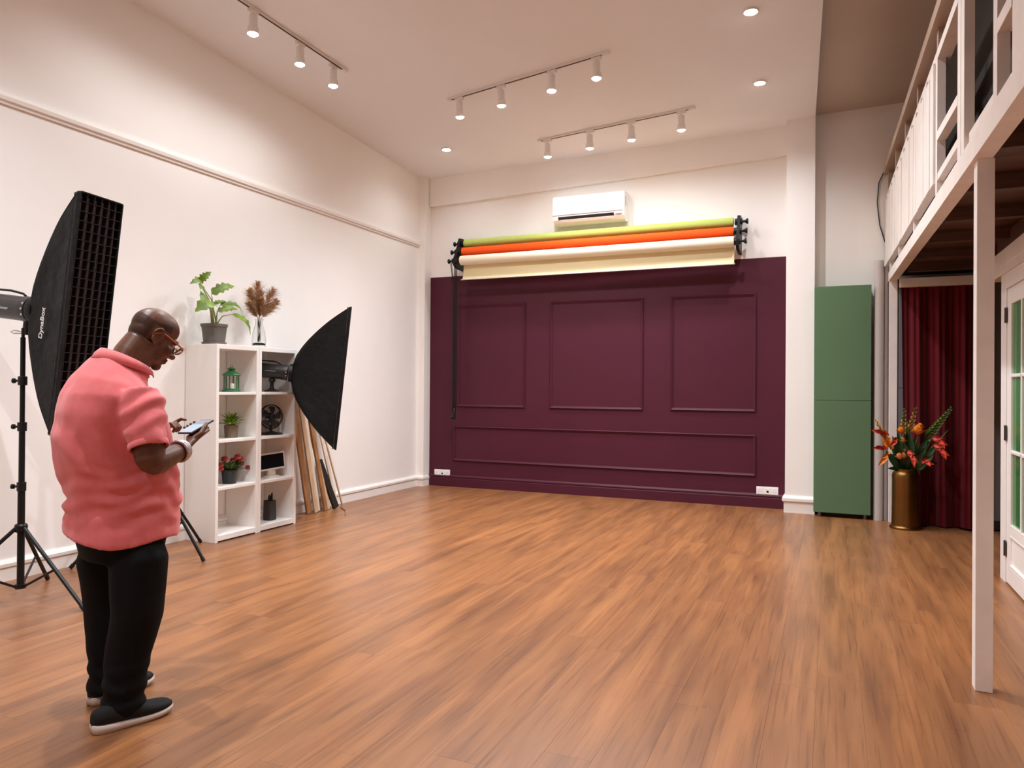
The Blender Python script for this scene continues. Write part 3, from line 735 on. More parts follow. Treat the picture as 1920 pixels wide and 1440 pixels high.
for bx_, tx, tz, wd, m_ in ((0.70, 0.72, 0.98, 0.10, M_LEAFD), (0.72, 0.88, 0.93, 0.09, M_LEAFD), (0.74, 0.83, 0.80, 0.10, M_LEAFD), (0.66, 0.56, 0.84, 0.09, M_LEAFD), (0.66, 0.53, 0.70, 0.08, M_LEAFD), (0.68, 0.61, 0.70, 0.08, M_LEAFL), (0.70, 0.66, 0.84, 0.10, M_LEAFD), (0.74, 0.93, 0.76, 0.10, M_LEAFD), (0.72, 0.77, 0.85, 0.06, M_LEAFL), (0.74, 0.90, 0.88, 0.05, M_LEAFL), (0.64, 0.52, 0.61, 0.05, M_LEAFD), (0.70, 0.74, 0.73, 0.09, M_LEAFD), (0.65, 0.60, 1.02, 0.05, M_LEAFD), (0.73, 1.06, 1.02, 0.02, M_LEAFL), (0.70, 0.70, 1.10, 0.06, M_LEAFD), (0.72, 0.98, 0.68, 0.05, M_LEAFD), (0.66, 0.60, 0.78, 0.10, M_LEAFD), (0.70, 0.78, 0.93, 0.11, M_LEAFD), (0.72, 0.86, 0.84, 0.11, M_LEAFD), (0.68, 0.64, 0.92, 0.11, M_LEAFD), (0.64, 0.50, 0.78, 0.09, M_LEAFD), (0.66, 0.56, 0.94, 0.08, M_LEAFD), (0.74, 0.96, 0.86, 0.09, M_LEAFD), (0.70, 0.70, 0.78, 0.11, M_LEAFD), (0.68, 0.57, 0.66, 0.09, M_LEAFD), (0.74, 0.90, 0.68, 0.09, M_LEAFD)):
    yb = rl.uniform(8.42, 8.50); yt = rl.uniform(8.34, 8.48)
    obj('leaf', leafmesh(MB(), (bx_, yb, 0.59), (tx, yt, tz), wd, (0.2, -1, 0.3), 0.10, 0.3, 8), m_, bq, True)

# ------------------------------------------------------------------ wooden strips leaning by the shelf
def leanboard(name, label, p0, p1, wd, th, m, grp='boards leaning beside the shelf'):
    p0, p1 = Vector(p0), Vector(p1); d = (p1 - p0).normalized()
    s = (V(0, 1, 0) - d * d.y).normalized(); n_ = d.cross(s)
    q = [p0 - s * wd / 2 - n_ * th / 2, p0 + s * wd / 2 - n_ * th / 2, p0 + s * wd / 2 + n_ * th / 2, p0 - s * wd / 2 + n_ * th / 2]
    q = [Vector((v.x, v.y, max(v.z, 0.0))) for v in q]
    L_ = p1 - p0
    return tag(obj(name, MB().hexa(q + [v + L_ for v in q]), m), label, 'board', grp)
M_W1 = mat('brown_wood', (0.33, 0.155, 0.06), 0.55, var=(6, 0.3, (8, 8, 1)))
M_W2 = mat('pale_wood', (0.55, 0.38, 0.23), 0.6, var=(6, 0.2, (8, 8, 1)))
M_W3 = mat('white_strip', (0.70, 0.60, 0.50), 0.5, var=(5, 0.12, (8, 8, 1)))
M_W4 = mat('dark_strip', (0.02, 0.016, 0.013), 0.5)
def zb(x0, y0, x1, y1, z): return (x0, y0, 0.012), (x1, y1, z)
leanboard('wooden_plank', 'brown wooden plank leaning nearest the shelf', *zb(-5.235, 6.50, -5.33, 6.23, 1.75), 0.075, 0.022, M_W1)
leanboard('wooden_plank', 'pale wooden plank leaning next to the brown one nearest the shelf', *zb(-5.205, 6.585, -5.31, 6.33, 1.66), 0.06, 0.02, M_W2)
leanboard('wooden_plank', 'grey-white strip leaning between two brown planks', *zb(-5.24, 6.665, -5.345, 6.44, 1.6), 0.05, 0.02, M_W3)
leanboard('wooden_plank', 'reddish brown plank in the middle of the leaning bundle', *zb(-5.20, 6.745, -5.335, 6.52, 1.45), 0.05, 0.024, M_W1)
leanboard('wooden_plank', 'short pale plank standing left of the black strip', *zb(-5.225, 6.83, -5.345, 6.60, 1.05), 0.05, 0.02, M_W2)
leanboard('black_strip', 'short black strip leaning among the wooden planks', *zb(-5.20, 6.93, -5.31, 6.76, 0.56), 0.085, 0.03, M_W4)
leanboard('wooden_plank', 'white painted strip leaning right of the black one', *zb(-5.235, 6.995, -5.345, 6.74, 1.12), 0.045, 0.02, M_W3)
leanboard('wooden_plank', 'thin pale rod at the right end of the leaning planks', *zb(-5.21, 7.07, -5.34, 6.80, 1.05), 0.016, 0.016, M_W2)
tag(obj('wooden_stick', MB().tube([(-5.20, 7.02, 0.006), (-5.0, 6.84, 0.006), (-4.825, 6.60, 0.006)], 0.006, 6), M_W1, None, True), 'thin brown stick lying on the floor below the leaning planks', 'stick')

# ------------------------------------------------------------------ light stands, strobes and softboxes
M_CLOTH = mat('black_softbox_cloth', (0.0065, 0.0065, 0.0065), 0.55, spec=0.25, bump=(9, 0.6, 0.03), var=(5, 0.25))
M_GRID = mat('black_grid_fabric', (0.016, 0.011, 0.012), 0.8)
M_DIFF = mat('grey_diffuser', (0.30, 0.25, 0.25), 0.8)
M_PRINT = mat('white_print', (0.75, 0.74, 0.74), 0.5)
M_STROBE = mat('strobe_body', (0.022, 0.019, 0.019), 0.38, spec=0.5)
M_STEEL = mat('bright_steel', (0.6, 0.6, 0.6), 0.3, metal=1.0)
def light_stand(label, c, feet, hub, low, secs, knobs, top):
    """tripod stand: c plan centre, feet floor points, secs [(z0,z1,r)]"""
    t = thing('light_stand', label, 'light stand', (c[0], c[1], 0), group='black tripod light stands')
    col = MB()
    for z0, z1, r in secs: col.tube([(c[0], c[1], z0), (c[0], c[1], z1)], r, 14)
    obj('column', col, M_BLACK, t, 40)
    obj('hub', MB().lathe([(0.02, -0.03), (0.036, -0.022), (0.038, 0.018), (0.03, 0.028), (0.02, 0.03)], (c[0], c[1], hub), 16), M_BLACK, t, 40)
    obj('lower_collar', MB().lathe([(0.02, -0.015), (0.032, -0.013), (0.032, 0.013), (0.02, 0.015)], (c[0], c[1], low), 16), M_BLACK, t, 40)
    for f in feet:
        f = Vector((f[0], f[1], 0.0)); h = Vector((c[0], c[1], hub)); o = (f - h); o.z = 0; o.normalize()
        a = h + o * 0.03; e = f + V(0, 0, 0.014)
        leg = obj('leg', MB().tube([a, e], 0.0125, 10), M_BLACK, t, 40)
        d = (e - a).normalized()
        obj('rubber_foot', MB().tube([e - d * 0.03, e + d * 0.004], 0.0155, 10), M_BLKPL, leg, 40)
        lowp = Vector((c[0], c[1], low)) + o * 0.03
        obj('brace', MB().tube([lowp, a.lerp(e, 0.52)], 0.008, 8), M_BLACK, t, 40)
    for z, ang in knobs:
        o = V(math.cos(ang), math.sin(ang), 0)
        k = obj('clamp', MB().lathe([(0.016, -0.03), (0.027, -0.028), (0.027, 0.028), (0.016, 0.03)], (c[0], c[1], z), 14), M_BLKPL, t, 40)
        p = Vector((c[0], c[1], z)) + o * 0.025
        obj('knob', MB().lathe([(0.007, 0), (0.007, 0.02), (0.016, 0.022), (0.017, 0.036), (0, 0.038)], p, 12, o), M_BLKPL, k, 40)
    obj('spigot', MB().tube([(c[0], c[1], top), (c[0], c[1], top + 0.06)], 0.010, 10), M_BLKPL, t, 40)
    return t
light_stand('tall black tripod light stand under the large gridded softbox', (-4.78, 3.09), ((-4.226, 3.124), (-5.128, 3.506), (-4.99, 2.63)), 0.473, 0.10,
            ((0.085, 0.76, 0.0215), (0.74, 1.15, 0.018), (1.12, 1.70, 0.015)), ((0.74, 3.6), (1.125, 3.6), (1.42, 3.6)), 1.70)
light_stand('black tripod light stand whose legs show behind the man', (-4.95, 4.27), ((-4.54, 4.367), (-5.13, 4.895), (-5.27, 3.78)), 0.65, 0.13,
            ((0.11, 0.85, 0.019), (0.83, 1.20, 0.016), (1.18, 1.30, 0.013)), ((0.85, 3.0), (1.18, 3.0)), 1.30)

def rrect(hy, hz, r, x, n=6):
    """rounded rectangle loop at local x"""
    pts = []
    r = min(r, hy, hz)
    for cy, cz_, a0 in ((hy - r, hz - r, 0), (-hy + r, hz - r, PI / 2), (-hy + r, -hz + r, PI), (hy - r, -hz + r, 1.5 * PI)):
        for k in range(n + 1):
            a = a0 + PI / 2 * k / n
            pts.append(V(x, cy + r * math.cos(a), cz_ + r * math.sin(a)))
    # resample straight edges for a slightly slack cloth
    return pts
def softbox(label, M, L, hy, hz, gy, gz, grid, lip=0.05, sag=0.012):
    t = thing('softbox', label, 'softbox', M=M, group='black softboxes')
    b = MB(M); rings = []; N = 14
    for i in range(N + 1):
        u = i / N
        a = lerp(0.075, hy, u ** gy); c = lerp(0.075, hz, u ** gz)
        ring = rrect(a, c, lerp(0.075, 0.012, min(1, u * 1.6)), L * u)
        ne = []
        for k, p in enumerate(ring):                       # subdivide each long edge and let it sag inwards
            q = ring[(k + 1) % len(ring)]
            ne.append(p)
            if k % 7 == 6:
                for s in range(1, 8):
                    f = s / 8; m_ = p.lerp(q, f)
                    sg = sag * math.sin(PI * f) * math.sin(PI * min(1, u)) * 2
                    m_ -= V(0, m_.y, 0).normalized() * sg if abs(p.y - q.y) < 1e-6 else V(0, 0, m_.z).normalized() * sg
                    ne.append(m_)
        rings.append(ne)
    b.loft(rings, True, False)
    sh = obj('shell', b, M_CLOTH, t, 50)
    b = MB(M)
    o_ = rrect(hy + 0.002, hz + 0.002, 0.014, L); i_ = rrect(hy - 0.006, hz - 0.006, 0.010, L)
    b.loft([o_, [p + V(lip, 0, 0) for p in o_], [p + V(lip, 0, 0) for p in i_], [p - V(0.03, 0, 0) for p in i_]], False, False)
    obj('lip', b, M_CLOTH, t, 40)
    obj('diffuser', MB(M).box(L - 0.022, L - 0.018, -hy + 0.006, hy - 0.006, -hz + 0.006, hz - 0.006), M_DIFF, t)
    if grid:
        ny, nz_ = grid; g = MB(M); x0, x1 = L - 0.016, L + lip - 0.004
        for k in range(1, ny):
            y_ = -hy + 2 * hy * k / ny; g.box(x0, x1, y_ - 0.0022, y_ + 0.0022, -hz + 0.007, hz - 0.007)
        for k in range(1, nz_):
            z_ = -hz + 2 * hz * k / nz_; g.box(x0, x1 - 0.001, -hy + 0.007, hy - 0.007, z_ - 0.0016, z_ + 0.0016)
        obj('fabric_grid', g, M_GRID, t)
    obj('speed_ring', MB(M).lathe([(0.05, -0.03), (0.088, -0.028), (0.092, 0.0), (0.088, 0.02), (0.05, 0.02)], (0, 0, 0), 28, (1, 0, 0)), M_BLACK, t, 40)
    # ribs: seams along the four corners
    for sy in (-1, 1):
        for sz in (-1, 1):
            pts = []
            for i in range(N + 1):
                u = i / N; a = lerp(0.075, hy, u ** gy); c = lerp(0.075, hz, u ** gz)
                r_ = lerp(0.075, 0.012, min(1, u * 1.6)) * 0.29
                pts.append(M @ V(L * u, sy * (a - r_), sz * (c - r_)))
            obj('corner_seam', MB().tube(pts, 0.005, 6), M_CLOTH, t, True)
    return t
def strobe(label, M, ln, r, txt=None, group='studio strobes'):
    """strobe body along local -x from the ring"""
    t = thing('studio_strobe', label, 'strobe', M=M, group=group)
    obj('body', MB(M).lathe([(0.0, -ln), (r * 0.86, -ln), (r, -ln + 0.02), (r, -0.10), (r * 1.06, -0.09), (r * 1.08, -0.035), (0.0, -0.032)], (0, 0, 0), 28, (1, 0, 0)), M_STROBE, t, 35)
    obj('handle', MB(M).tube([(-ln * 0.92, 0, r * 0.95), (-ln * 0.88, 0, r * 1.32), (-ln * 0.5, 0, r * 1.36), (-0.13, 0, r * 1.22), (-0.10, 0, r * 0.98)], 0.0075, 8), M_BLACK, t, True)
    for k in range(3):
        a = math.radians(200 + 28 * k)
        obj('vent_stud', MB(M).lathe([(0, 0), (0.008, 0), (0.007, 0.004), (0, 0.005)], (-0.045, math.sin(a) * 0 - r * 1.07 * math.cos(math.radians(25 * (k - 1))), r * 1.07 * math.sin(math.radians(-25 * (k - 1)))), 10, (0, -1, 0)), M_STEEL, t, 40)
    if txt:
        Mt = M @ Matrix(((1, 0, 0, -ln * 0.42), (0, 0, -1, -r - 0.001), (0, 1, 0, -0.008), (0, 0, 0, 1)))
        text_mesh('lettering', txt, 0.026, Mt, M_PRINT, t, 0.2)
    return t
# large gridded strip box on the left
tilt = math.radians(7)
fd = V(0.986 * math.cos(tilt), 0.168 * math.cos(tilt), -math.sin(tilt))
R1 = V(-4.685, 3.127, 1.872); M1 = frameM(R1, fd)
sb1 = softbox('large black strip softbox with a fabric grid behind the man', M1, 0.372, 0.17, 0.755, 0.8, 0.62, (6, 26), 0.026)
st1 = strobe('black studio strobe cut off at the left edge, behind the large softbox', M1 @ Matrix.Translation((-0.005, 0, 0)), 0.46, 0.079, 'Pioneer')
for p_, q_, r_, nm in ((V(-0.075, 0, -0.075), V(-0.075, 0, -0.165), 0.026, 'tilt_head'), (V(-0.03, 0, -0.09), V(-0.045, 0, -0.12), 0.02, 'tilt_lock')):
    obj(nm, MB().tube([M1 @ p_, M1 @ q_], r_, 12), M_BLKPL, st1, 40)
obj('clamp_handle', MB().tube([(-4.78, 3.09, 1.735), (-4.835, 3.07, 1.745), (-4.86, 3.06, 1.735), (-4.835, 3.065, 1.725), (-4.78, 3.09, 1.725)], 0.004, 6), M_STEEL, st1, True)
# lettering on the near side cloth
su = 0.55; sl = math.atan2((0.17 - 0.075) * 0.8 * su ** -0.2, 0.355)
xdir = V(math.cos(sl), -math.sin(sl), 0)
pos = V(0.175, -(lerp(0.075, 0.17, 0.49 ** 0.8) + 0.004), -0.075)
ex = V(0, 0, 1); ey = -xdir; ez = ex.cross(ey)
Mt = M1 @ Matrix(((ex.x, ey.x, ez.x, pos.x), (ex.y, ey.y, ez.y, pos.y), (ex.z, ey.z, ez.z, pos.z), (0, 0, 0, 1)))
text_mesh('lettering', 'DynaBox', 0.052, Mt, M_PRINT, sb1, 0.12, 0.001, 0.0008)
# softbox standing out of the shelf
tilt = math.radians(5.6)
fd = V(0.805 * math.cos(tilt), 0.593 * math.cos(tilt), -math.sin(tilt))
R2 = V(-4.945, 5.86, 1.527); M2 = frameM(R2, fd)
sb2 = softbox('black softbox seen from the side, standing out from the white shelf', M2, 0.50, 0.42, 0.69, 0.7, 0.62, None, 0.012, 0.02)
st2 = strobe('black studio strobe on a round foot inside the white shelf', M2 @ Matrix.Translation((-0.005, 0, 0)), 0.33, 0.072)
bc = M2 @ V(-0.19, 0, 0)
obj('yoke', MB().tube([(bc.x, bc.y, 1.365), (bc.x, bc.y, 1.50)], [0.016, 0.022], 12).ell((bc.x, bc.y, 1.455), (0.034, 0.034, 0.028), None, 12, 8), M_BLKPL, st2, 40)
obj('foot', MB().lathe([(0, 0), (0.078, 0), (0.08, 0.008), (0.05, 0.02), (0.024, 0.03), (0.02, 0.05), (0, 0.05)], (bc.x, bc.y, 1.3405), 24), M_BLKPL, st2, 40)
obj('label_strip', MB(M2).bbox(-0.25, -0.15, -0.0735, -0.0715, -0.004, 0.004, 0.0005), mat('grey_print', (0.16, 0.16, 0.16), 0.5), st2)

# ------------------------------------------------------------------ things on the shelf
M_POTG = mat('grey_plastic_pot', (0.135, 0.12, 0.105), 0.55, spec=0.35)
M_SOIL = mat('soil', (0.03, 0.018, 0.01), 0.9, bump=(60, 0.8))
M_PHIL = mat('philodendron_leaf', (0.125, 0.20, 0.016), 0.4, spec=0.45, var=(14, 0.4))
M_PSTEM = mat('philodendron_stem', (0.30, 0.36, 0.12), 0.5)
ST = 1.7705
pp = thing('potted_plant', 'leafy philodendron in a grey pot on top of the shelf', 'potted plant', (-5.17, 5.07, ST))
def sq(c, h, z, r): return [V(c[0] + p.y, c[1] + p.z, z) for p in rrect(h, h, r, 0, 4)]
pc = (-5.17, 5.07)
obj('pot', MB().loft([sq(pc, 0.078, ST + 0.012, 0.045), sq(pc, 0.092, ST + 0.16, 0.05), sq(pc, 0.097, ST + 0.163, 0.05), sq(pc, 0.098, ST + 0.188, 0.05), sq(pc, 0.091, ST + 0.188, 0.05), sq(pc, 0.088, ST + 0.165, 0.05)]), M_POTG, pp, 40)
obj('saucer', MB().loft([sq(pc, 0.076, ST, 0.045), sq(pc, 0.088, ST + 0.004, 0.05), sq(pc, 0.092, ST + 0.022, 0.05), sq(pc, 0.087, ST + 0.022, 0.05)]), M_POTG, pp, 40)
obj('soil', MB().loft([sq(pc, 0.087, ST + 0.166, 0.05), sq(pc, 0.075, ST + 0.172, 0.04)]), M_SOIL, pp)
def lobed(t):
    e = math.sin(PI * min(1, t ** 0.65)) ** 0.7
    return e * (1.0 - 0.42 * (0.5 + 0.5 * math.cos(t * 2 * PI * 4.5)) * (1 if t > 0.1 else 0))
PL_ = [((4.912, 2.328), (4.978, 2.419), 0.085, -5.17, 0.1), ((4.894, 2.312), (4.712, 2.273), 0.085, -5.14, 0.22), ((4.858, 2.288), (4.788, 2.235), 0.075, -5.10, 0.1), ((5.005, 2.225), (5.209, 2.315), 0.115, -5.12, 0.18), ((5.005, 2.225), (4.905, 2.205), 0.08, -5.22, 0.1),
       ((4.975, 2.155), (4.745, 2.035), 0.19, -5.11, 0.25), ((4.994, 2.16), (4.905, 2.215), 0.10, -5.19, 0.12), ((5.146, 2.14), (5.359, 2.085), 0.085, -5.16, 0.25), ((5.06, 2.072), (5.24, 2.105), 0.085, -5.10, 0.12), ((5.219, 2.06), (5.375, 1.875), 0.12, -5.08, 0.2), ((5.10, 2.14), (5.20, 2.18), 0.06, -5.21, 0.1)]
for (y0, z0), (y1, z1), wd, xx, dr in PL_:
    base = V(xx - 0.02, y0, z0); tip = V(xx + 0.05, y1, z1)
    obj('leaf', leafmesh(MB(), base, tip, wd, (0.75, 0.1, 0.65), dr, 0.18, 18, lobed), M_PHIL, pp, True)
    r_ = V(-5.17 + random.uniform(-0.02, 0.02), 5.07 + random.uniform(-0.02, 0.02), ST + 0.165)
    mid = r_.lerp(base, 0.55) + V(0, (r_.y - base.y) * 0.22, 0.03)
    obj('stalk', MB().tube([r_, r_.lerp(mid, 0.55), mid, mid.lerp(base, 0.6), base], [0.0065, 0.006, 0.005, 0.004, 0.003], 6), M_PSTEM, pp, True)

# glass vase with dried grass
M_GLASS = mat('clear_glass', (0.92, 0.93, 0.92), 0.04, trans=1.0, ior=1.3, spec=0.5)
M_PAMP = mat('dried_grass', (0.52, 0.33, 0.19), 0.8, var=(30, 0.3))
M_STRAW = mat('straw_stem', (0.45, 0.33, 0.20), 0.7)
gv = thing('glass_vase', 'clear glass vase holding dried grass on the shelf top', 'vase', (-5.15, 5.62, ST))
gc = (-5.15, 5.62, ST)
obj('glass', MB().lathe([(0.0, 0), (0.058, 0), (0.066, 0.02), (0.068, 0.08), (0.058, 0.16), (0.038, 0.22), (0.034, 0.25), (0.042, 0.285), (0.039, 0.285), (0.031, 0.25), (0.035, 0.22), (0.055, 0.16), (0.064, 0.08), (0.061, 0.024), (0.0, 0.018)], gc, 32), M_GLASS, gv, 60)
obj('white_pebbles', MB().lathe([(0, 0.0185), (0.058, 0.0245), (0.06, 0.04), (0.04, 0.05), (0, 0.052)], gc, 20), mat('white_sand', (0.8, 0.77, 0.73), 0.8), gv, True)
dg_ = thing('dried_grass', 'bunch of fluffy tan dried grass standing in the glass vase', 'dried grass', (-5.15, 5.62, ST + 0.06))
rp = random.Random(11)
for y1, z1, dx in ((5.594, 2.405, 0.0), (5.455, 2.325, 0.03), (5.79, 2.36, 0.02), (5.42, 2.20, 0.05), (5.82, 2.25, 0.04), (5.66, 2.33, -0.03), (5.53, 2.32, -0.03), (5.60, 2.25, 0.06)):
    tip = V(-5.15 + dx, y1, z1); root = V(-5.15 + rp.uniform(-0.015, 0.015), 5.62 + rp.uniform(-0.015, 0.015), ST + 0.06)
    neck = V(-5.15 + dx * 0.1, 5.62 + (y1 - 5.62) * 0.12, ST + 0.285)
    start = neck.lerp(tip, 0.10)
    st_ = obj('stem', MB().tube([root, neck, start], 0.0025, 5), M_STRAW, dg_, True)
    b = MB(); ax = tip - start; ln = ax.length; axn = ax.normalized()
    a1, b1 = b.frame(axn)
    for k in range(420):
        t = k / 420; c = start + ax * t
        an = rp.uniform(0, 2 * PI); o = a1 * math.cos(an) + b1 * math.sin(an)
        wl = ln * 0.40 * (math.sin(PI * (0.12 + 0.80 * t)) ** 0.9) * rp.uniform(0.45, 1.35)
        e = c + o * wl * 0.75 + axn * wl * 0.75; e.z -= wl * 0.2 * rp.random()
        m_ = c.lerp(e, 0.5) + axn * wl * 0.12
        s_ = axn.cross(o) * 0.0017
        b.add([c - s_, c + s_, m_ + s_ * 1.6, m_ - s_ * 1.6, e], [(0, 1, 2, 3), (3, 2, 4)])
    pl_ = obj('plume', b, M_PAMP, dg_)
    pl_['kind'] = 'stuff'

# green lantern
M_LANT = mat('green_tin', (0.025, 0.125, 0.04), 0.35, spec=0.5)
lc = V(-5.15, 5.265, 1.3405)
ln_ = thing('lantern', 'small green metal candle lantern on the upper shelf board', 'lantern', lc)
obj('base', MB().lathe([(0, 0), (0.082, 0), (0.085, 0.006), (0.08, 0.018), (0.068, 0.03), (0, 0.03)], lc, 6), M_LANT, ln_)
for k in range(6):
    a = 2 * PI * k / 6
    p = lc + V(0.066 * math.cos(a), 0.066 * math.sin(a), 0.028)
    obj('bar', MB().tube([p, p + V(0, 0, 0.125)], 0.0055, 6), M_LANT, ln_)
obj('roof', MB().lathe([(0, 0.15), (0.08, 0.15), (0.084, 0.156), (0.078, 0.166), (0.045, 0.188), (0.030, 0.198), (0.030, 0.208), (0.042, 0.212), (0.030, 0.222), (0.012, 0.228), (0.0, 0.23)], lc, 6), M_LANT, ln_)
obj('ring_handle', MB().tube([lc + V(0, 0.018 * math.cos(a), 0.232 + 0.016 * math.sin(a)) for a in [2 * PI * k / 12 for k in range(13)]], 0.0025, 5), M_LANT, ln_, True)
obj('candle', MB().lathe([(0, 0.03), (0.026, 0.03), (0.026, 0.075), (0.022, 0.078), (0, 0.074)], lc, 16), mat('candle_wax', (0.75, 0.70, 0.6), 0.5), ln_, 40)

# small spiky plant in a brown cube pot
M_FERN = mat('bright_fern', (0.16, 0.26, 0.025), 0.45, var=(20, 0.35))
M_BRPOT = mat('brown_clay_pot', (0.16, 0.105, 0.065), 0.7, var=(8, 0.15))
fc = (-5.15, 5.268); z0 = 0.9125
fp = thing('potted_fern', 'small bright green spiky plant in a brown square pot', 'potted plant', (fc[0], fc[1], z0))
obj('pot', MB().loft([sq(fc, 0.043, z0, 0.01), sq(fc, 0.049, z0 + 0.118, 0.01), sq(fc, 0.043, z0 + 0.118, 0.008), sq(fc, 0.042, z0 + 0.10, 0.008)]), M_BRPOT, fp, 40)
obj('soil', MB().loft([sq(fc, 0.041, z0 + 0.098, 0.006), sq(fc, 0.036, z0 + 0.105, 0.006)]), M_SOIL, fp)
rf = random.Random(5)
for k in range(60):
    a = rf.uniform(0, 2 * PI); el = rf.uniform(0.15, 1.3)
    ln2 = rf.uniform(0.10, 0.165)
    bpt = V(fc[0] + 0.02 * math.cos(a), fc[1] + 0.02 * math.sin(a), z0 + 0.105)
    tp = bpt + V(math.cos(a) * math.cos(el) * ln2, math.sin(a) * math.cos(el) * ln2, math.sin(el) * ln2 * 0.95)
    tp.x = max(tp.x, -5.31)
    obj('leaf', leafmesh(MB(), bpt, tp, 0.026, (0, 0, 1), 0.15, 0.3, 5), M_FERN, fp, True)

# red flowers in a black pot
M_BPOT = mat('black_glazed_pot', (0.012, 0.012, 0.012), 0.3, spec=0.5)
M_REDF = mat('red_petal', (0.24, 0.016, 0.009), 0.5, var=(20, 0.45))
M_RLEAF = mat('begonia_leaf', (0.06, 0.12, 0.022), 0.4, var=(14, 0.4))
rc = (-5.15, 5.252); z0 = 0.4875
rfp = thing('potted_flower', 'red flowering plant in a round black pot on the shelf', 'potted plant', (rc[0], rc[1], z0))
obj('pot', MB().lathe([(0, 0), (0.058, 0), (0.063, 0.01), (0.072, 0.115), (0.075, 0.118), (0.075, 0.13), (0.069, 0.13), (0.064, 0.11), (0, 0.108)], (rc[0], rc[1], z0), 28), M_BPOT, rfp, 40)
obj('soil', MB().lathe([(0, 0.109), (0.063, 0.111), (0.04, 0.118), (0, 0.12)], (rc[0], rc[1], z0), 18), M_SOIL, rfp)
for k in range(30):
    a = rf.uniform(0, 2 * PI); el = rf.uniform(0.1, 1.1); ln2 = rf.uniform(0.07, 0.13)
    bpt = V(rc[0] + 0.03 * math.cos(a), rc[1] + 0.03 * math.sin(a), z0 + 0.12)
    tp = bpt + V(math.cos(a) * math.cos(el) * ln2, math.sin(a) * math.cos(el) * ln2 * 1.1, math.sin(el) * ln2)
    obj('leaf', leafmesh(MB(), bpt.lerp(tp, 0.3), tp, 0.05, (0, 0, 1), 0.1, 0.2, 5), M_RLEAF, rfp, True)
for y_, z_, r_ in ((5.125, 0.66, 0.04), (5.17, 0.715, 0.038), (5.30, 0.725, 0.04), (5.345, 0.70, 0.04), (5.40, 0.66, 0.038), (5.255, 0.70, 0.03), (5.41, 0.62, 0.03), (5.13, 0.63, 0.03), (5.33, 0.67, 0.035)):
    c = V(-5.11 + rf.uniform(-0.05, 0.04), y_, z_); b = MB()
    for k in range(7):
        a = 2 * PI * k / 7 + rf.uniform(-0.2, 0.2)
        leafmesh(b, c, c + V(0.3 * math.cos(a), math.cos(a), math.sin(a) * 0.8 + 0.2) * r_, r_ * 0.9, (1, 0, 0.3), 0.1, 0.3, 4)
    obj('bloom', b, M_REDF, rfp, True)
    obj('stalk', MB().tube([(rc[0], rc[1] + (y_ - rc[1]) * 0.3, z0 + 0.115), (c.x, c.y, c.z)], 0.003, 5), M_RLEAF, rfp, True)

# black desk fan
fx, fy, fz = -5.15, 5.80, 0.9125
fan = thing('desk_fan', 'black round desk fan on the right shelf', 'fan', (fx, fy, fz))
obj('base', MB().lathe([(0, 0), (0.115, 0), (0.118, 0.006), (0.10, 0.018), (0.045, 0.026), (0.02, 0.034), (0, 0.034)], (fx, fy, fz), 28), M_BLKPL, fan, 40)
obj('neck', MB().tube([(fx, fy, fz + 0.03), (fx - 0.005, fy, fz + 0.10)], [0.016, 0.012], 10), M_BLKPL, fan, 40)
fd2 = V(0.92, -0.35, 0.02).normalized(); hc = V(fx, fy, fz + 0.178)
MF = frameM(hc, fd2)
obj('motor', MB(MF).lathe([(0, -0.075), (0.025, -0.073), (0.04, -0.055), (0.04, -0.02), (0, -0.018)], (0, 0, 0), 18, (1, 0, 0)), M_BLKPL, fan, 40)
R_ = 0.118
for xx, rr_ in ((-0.012, R_), (0.012, R_)):
    obj('cage_ring', MB(MF).tube([(xx, rr_ * math.cos(a), rr_ * math.sin(a)) for a in [2 * PI * k / 40 for k in range(41)]], 0.0048, 6), M_BLKPL, fan, True)
cg = MB(MF)
for k in range(30):
    a = 2 * PI * k / 30
    cg.tube([(0.036, 0.026 * math.cos(a), 0.026 * math.sin(a)), (0.034, 0.07 * math.cos(a), 0.07 * math.sin(a)), (0.012, R_ * math.cos(a), R_ * math.sin(a))], 0.0013, 4)
    cg.tube([(-0.03, 0.04 * math.cos(a), 0.04 * math.sin(a)), (-0.012, R_ * math.cos(a), R_ * math.sin(a))], 0.0013, 4)
cage = obj('cage', cg, M_BLKPL, fan)
obj('badge', MB(MF).lathe([(0, 0.032), (0.027, 0.032), (0.027, 0.038), (0.02, 0.041), (0, 0.042)], (0, 0, 0), 18, (1, 0, 0)), M_BLKPL, fan, 40)
for k in range(5):
    b = MB(MF); rows = []
    a0 = 2 * PI * k / 5
    for i in range(6):
        r_ = lerp(0.018, 0.104, i / 5); sp = lerp(0.5, 0.42, i / 5)
        rows.append([V(0.004 + 0.014 * u * (1 - 0.3 * i / 5), r_ * math.cos(a0 + sp * u + 0.25 * i / 5), r_ * math.sin(a0 + sp * u + 0.25 * i / 5)) for u in (-1, -0.5, 0, 0.5, 1)])
    vs = [p for q in rows for p in q]
    b.add(vs + [p + V(0.0015, 0, 0) for p in vs], [(i * 5 + j, i * 5 + j + 1, i * 5 + j + 6, i * 5 + j + 5) for i in range(5) for j in range(4)] + [tuple(30 + q for q in (i * 5 + j + 5, i * 5 + j + 6, i * 5 + j + 1, i * 5 + j)) for i in range(5) for j in range(4)])
    obj('blade', b, mat('fan_blade', (0.03, 0.028, 0.028), 0.3), fan, True)

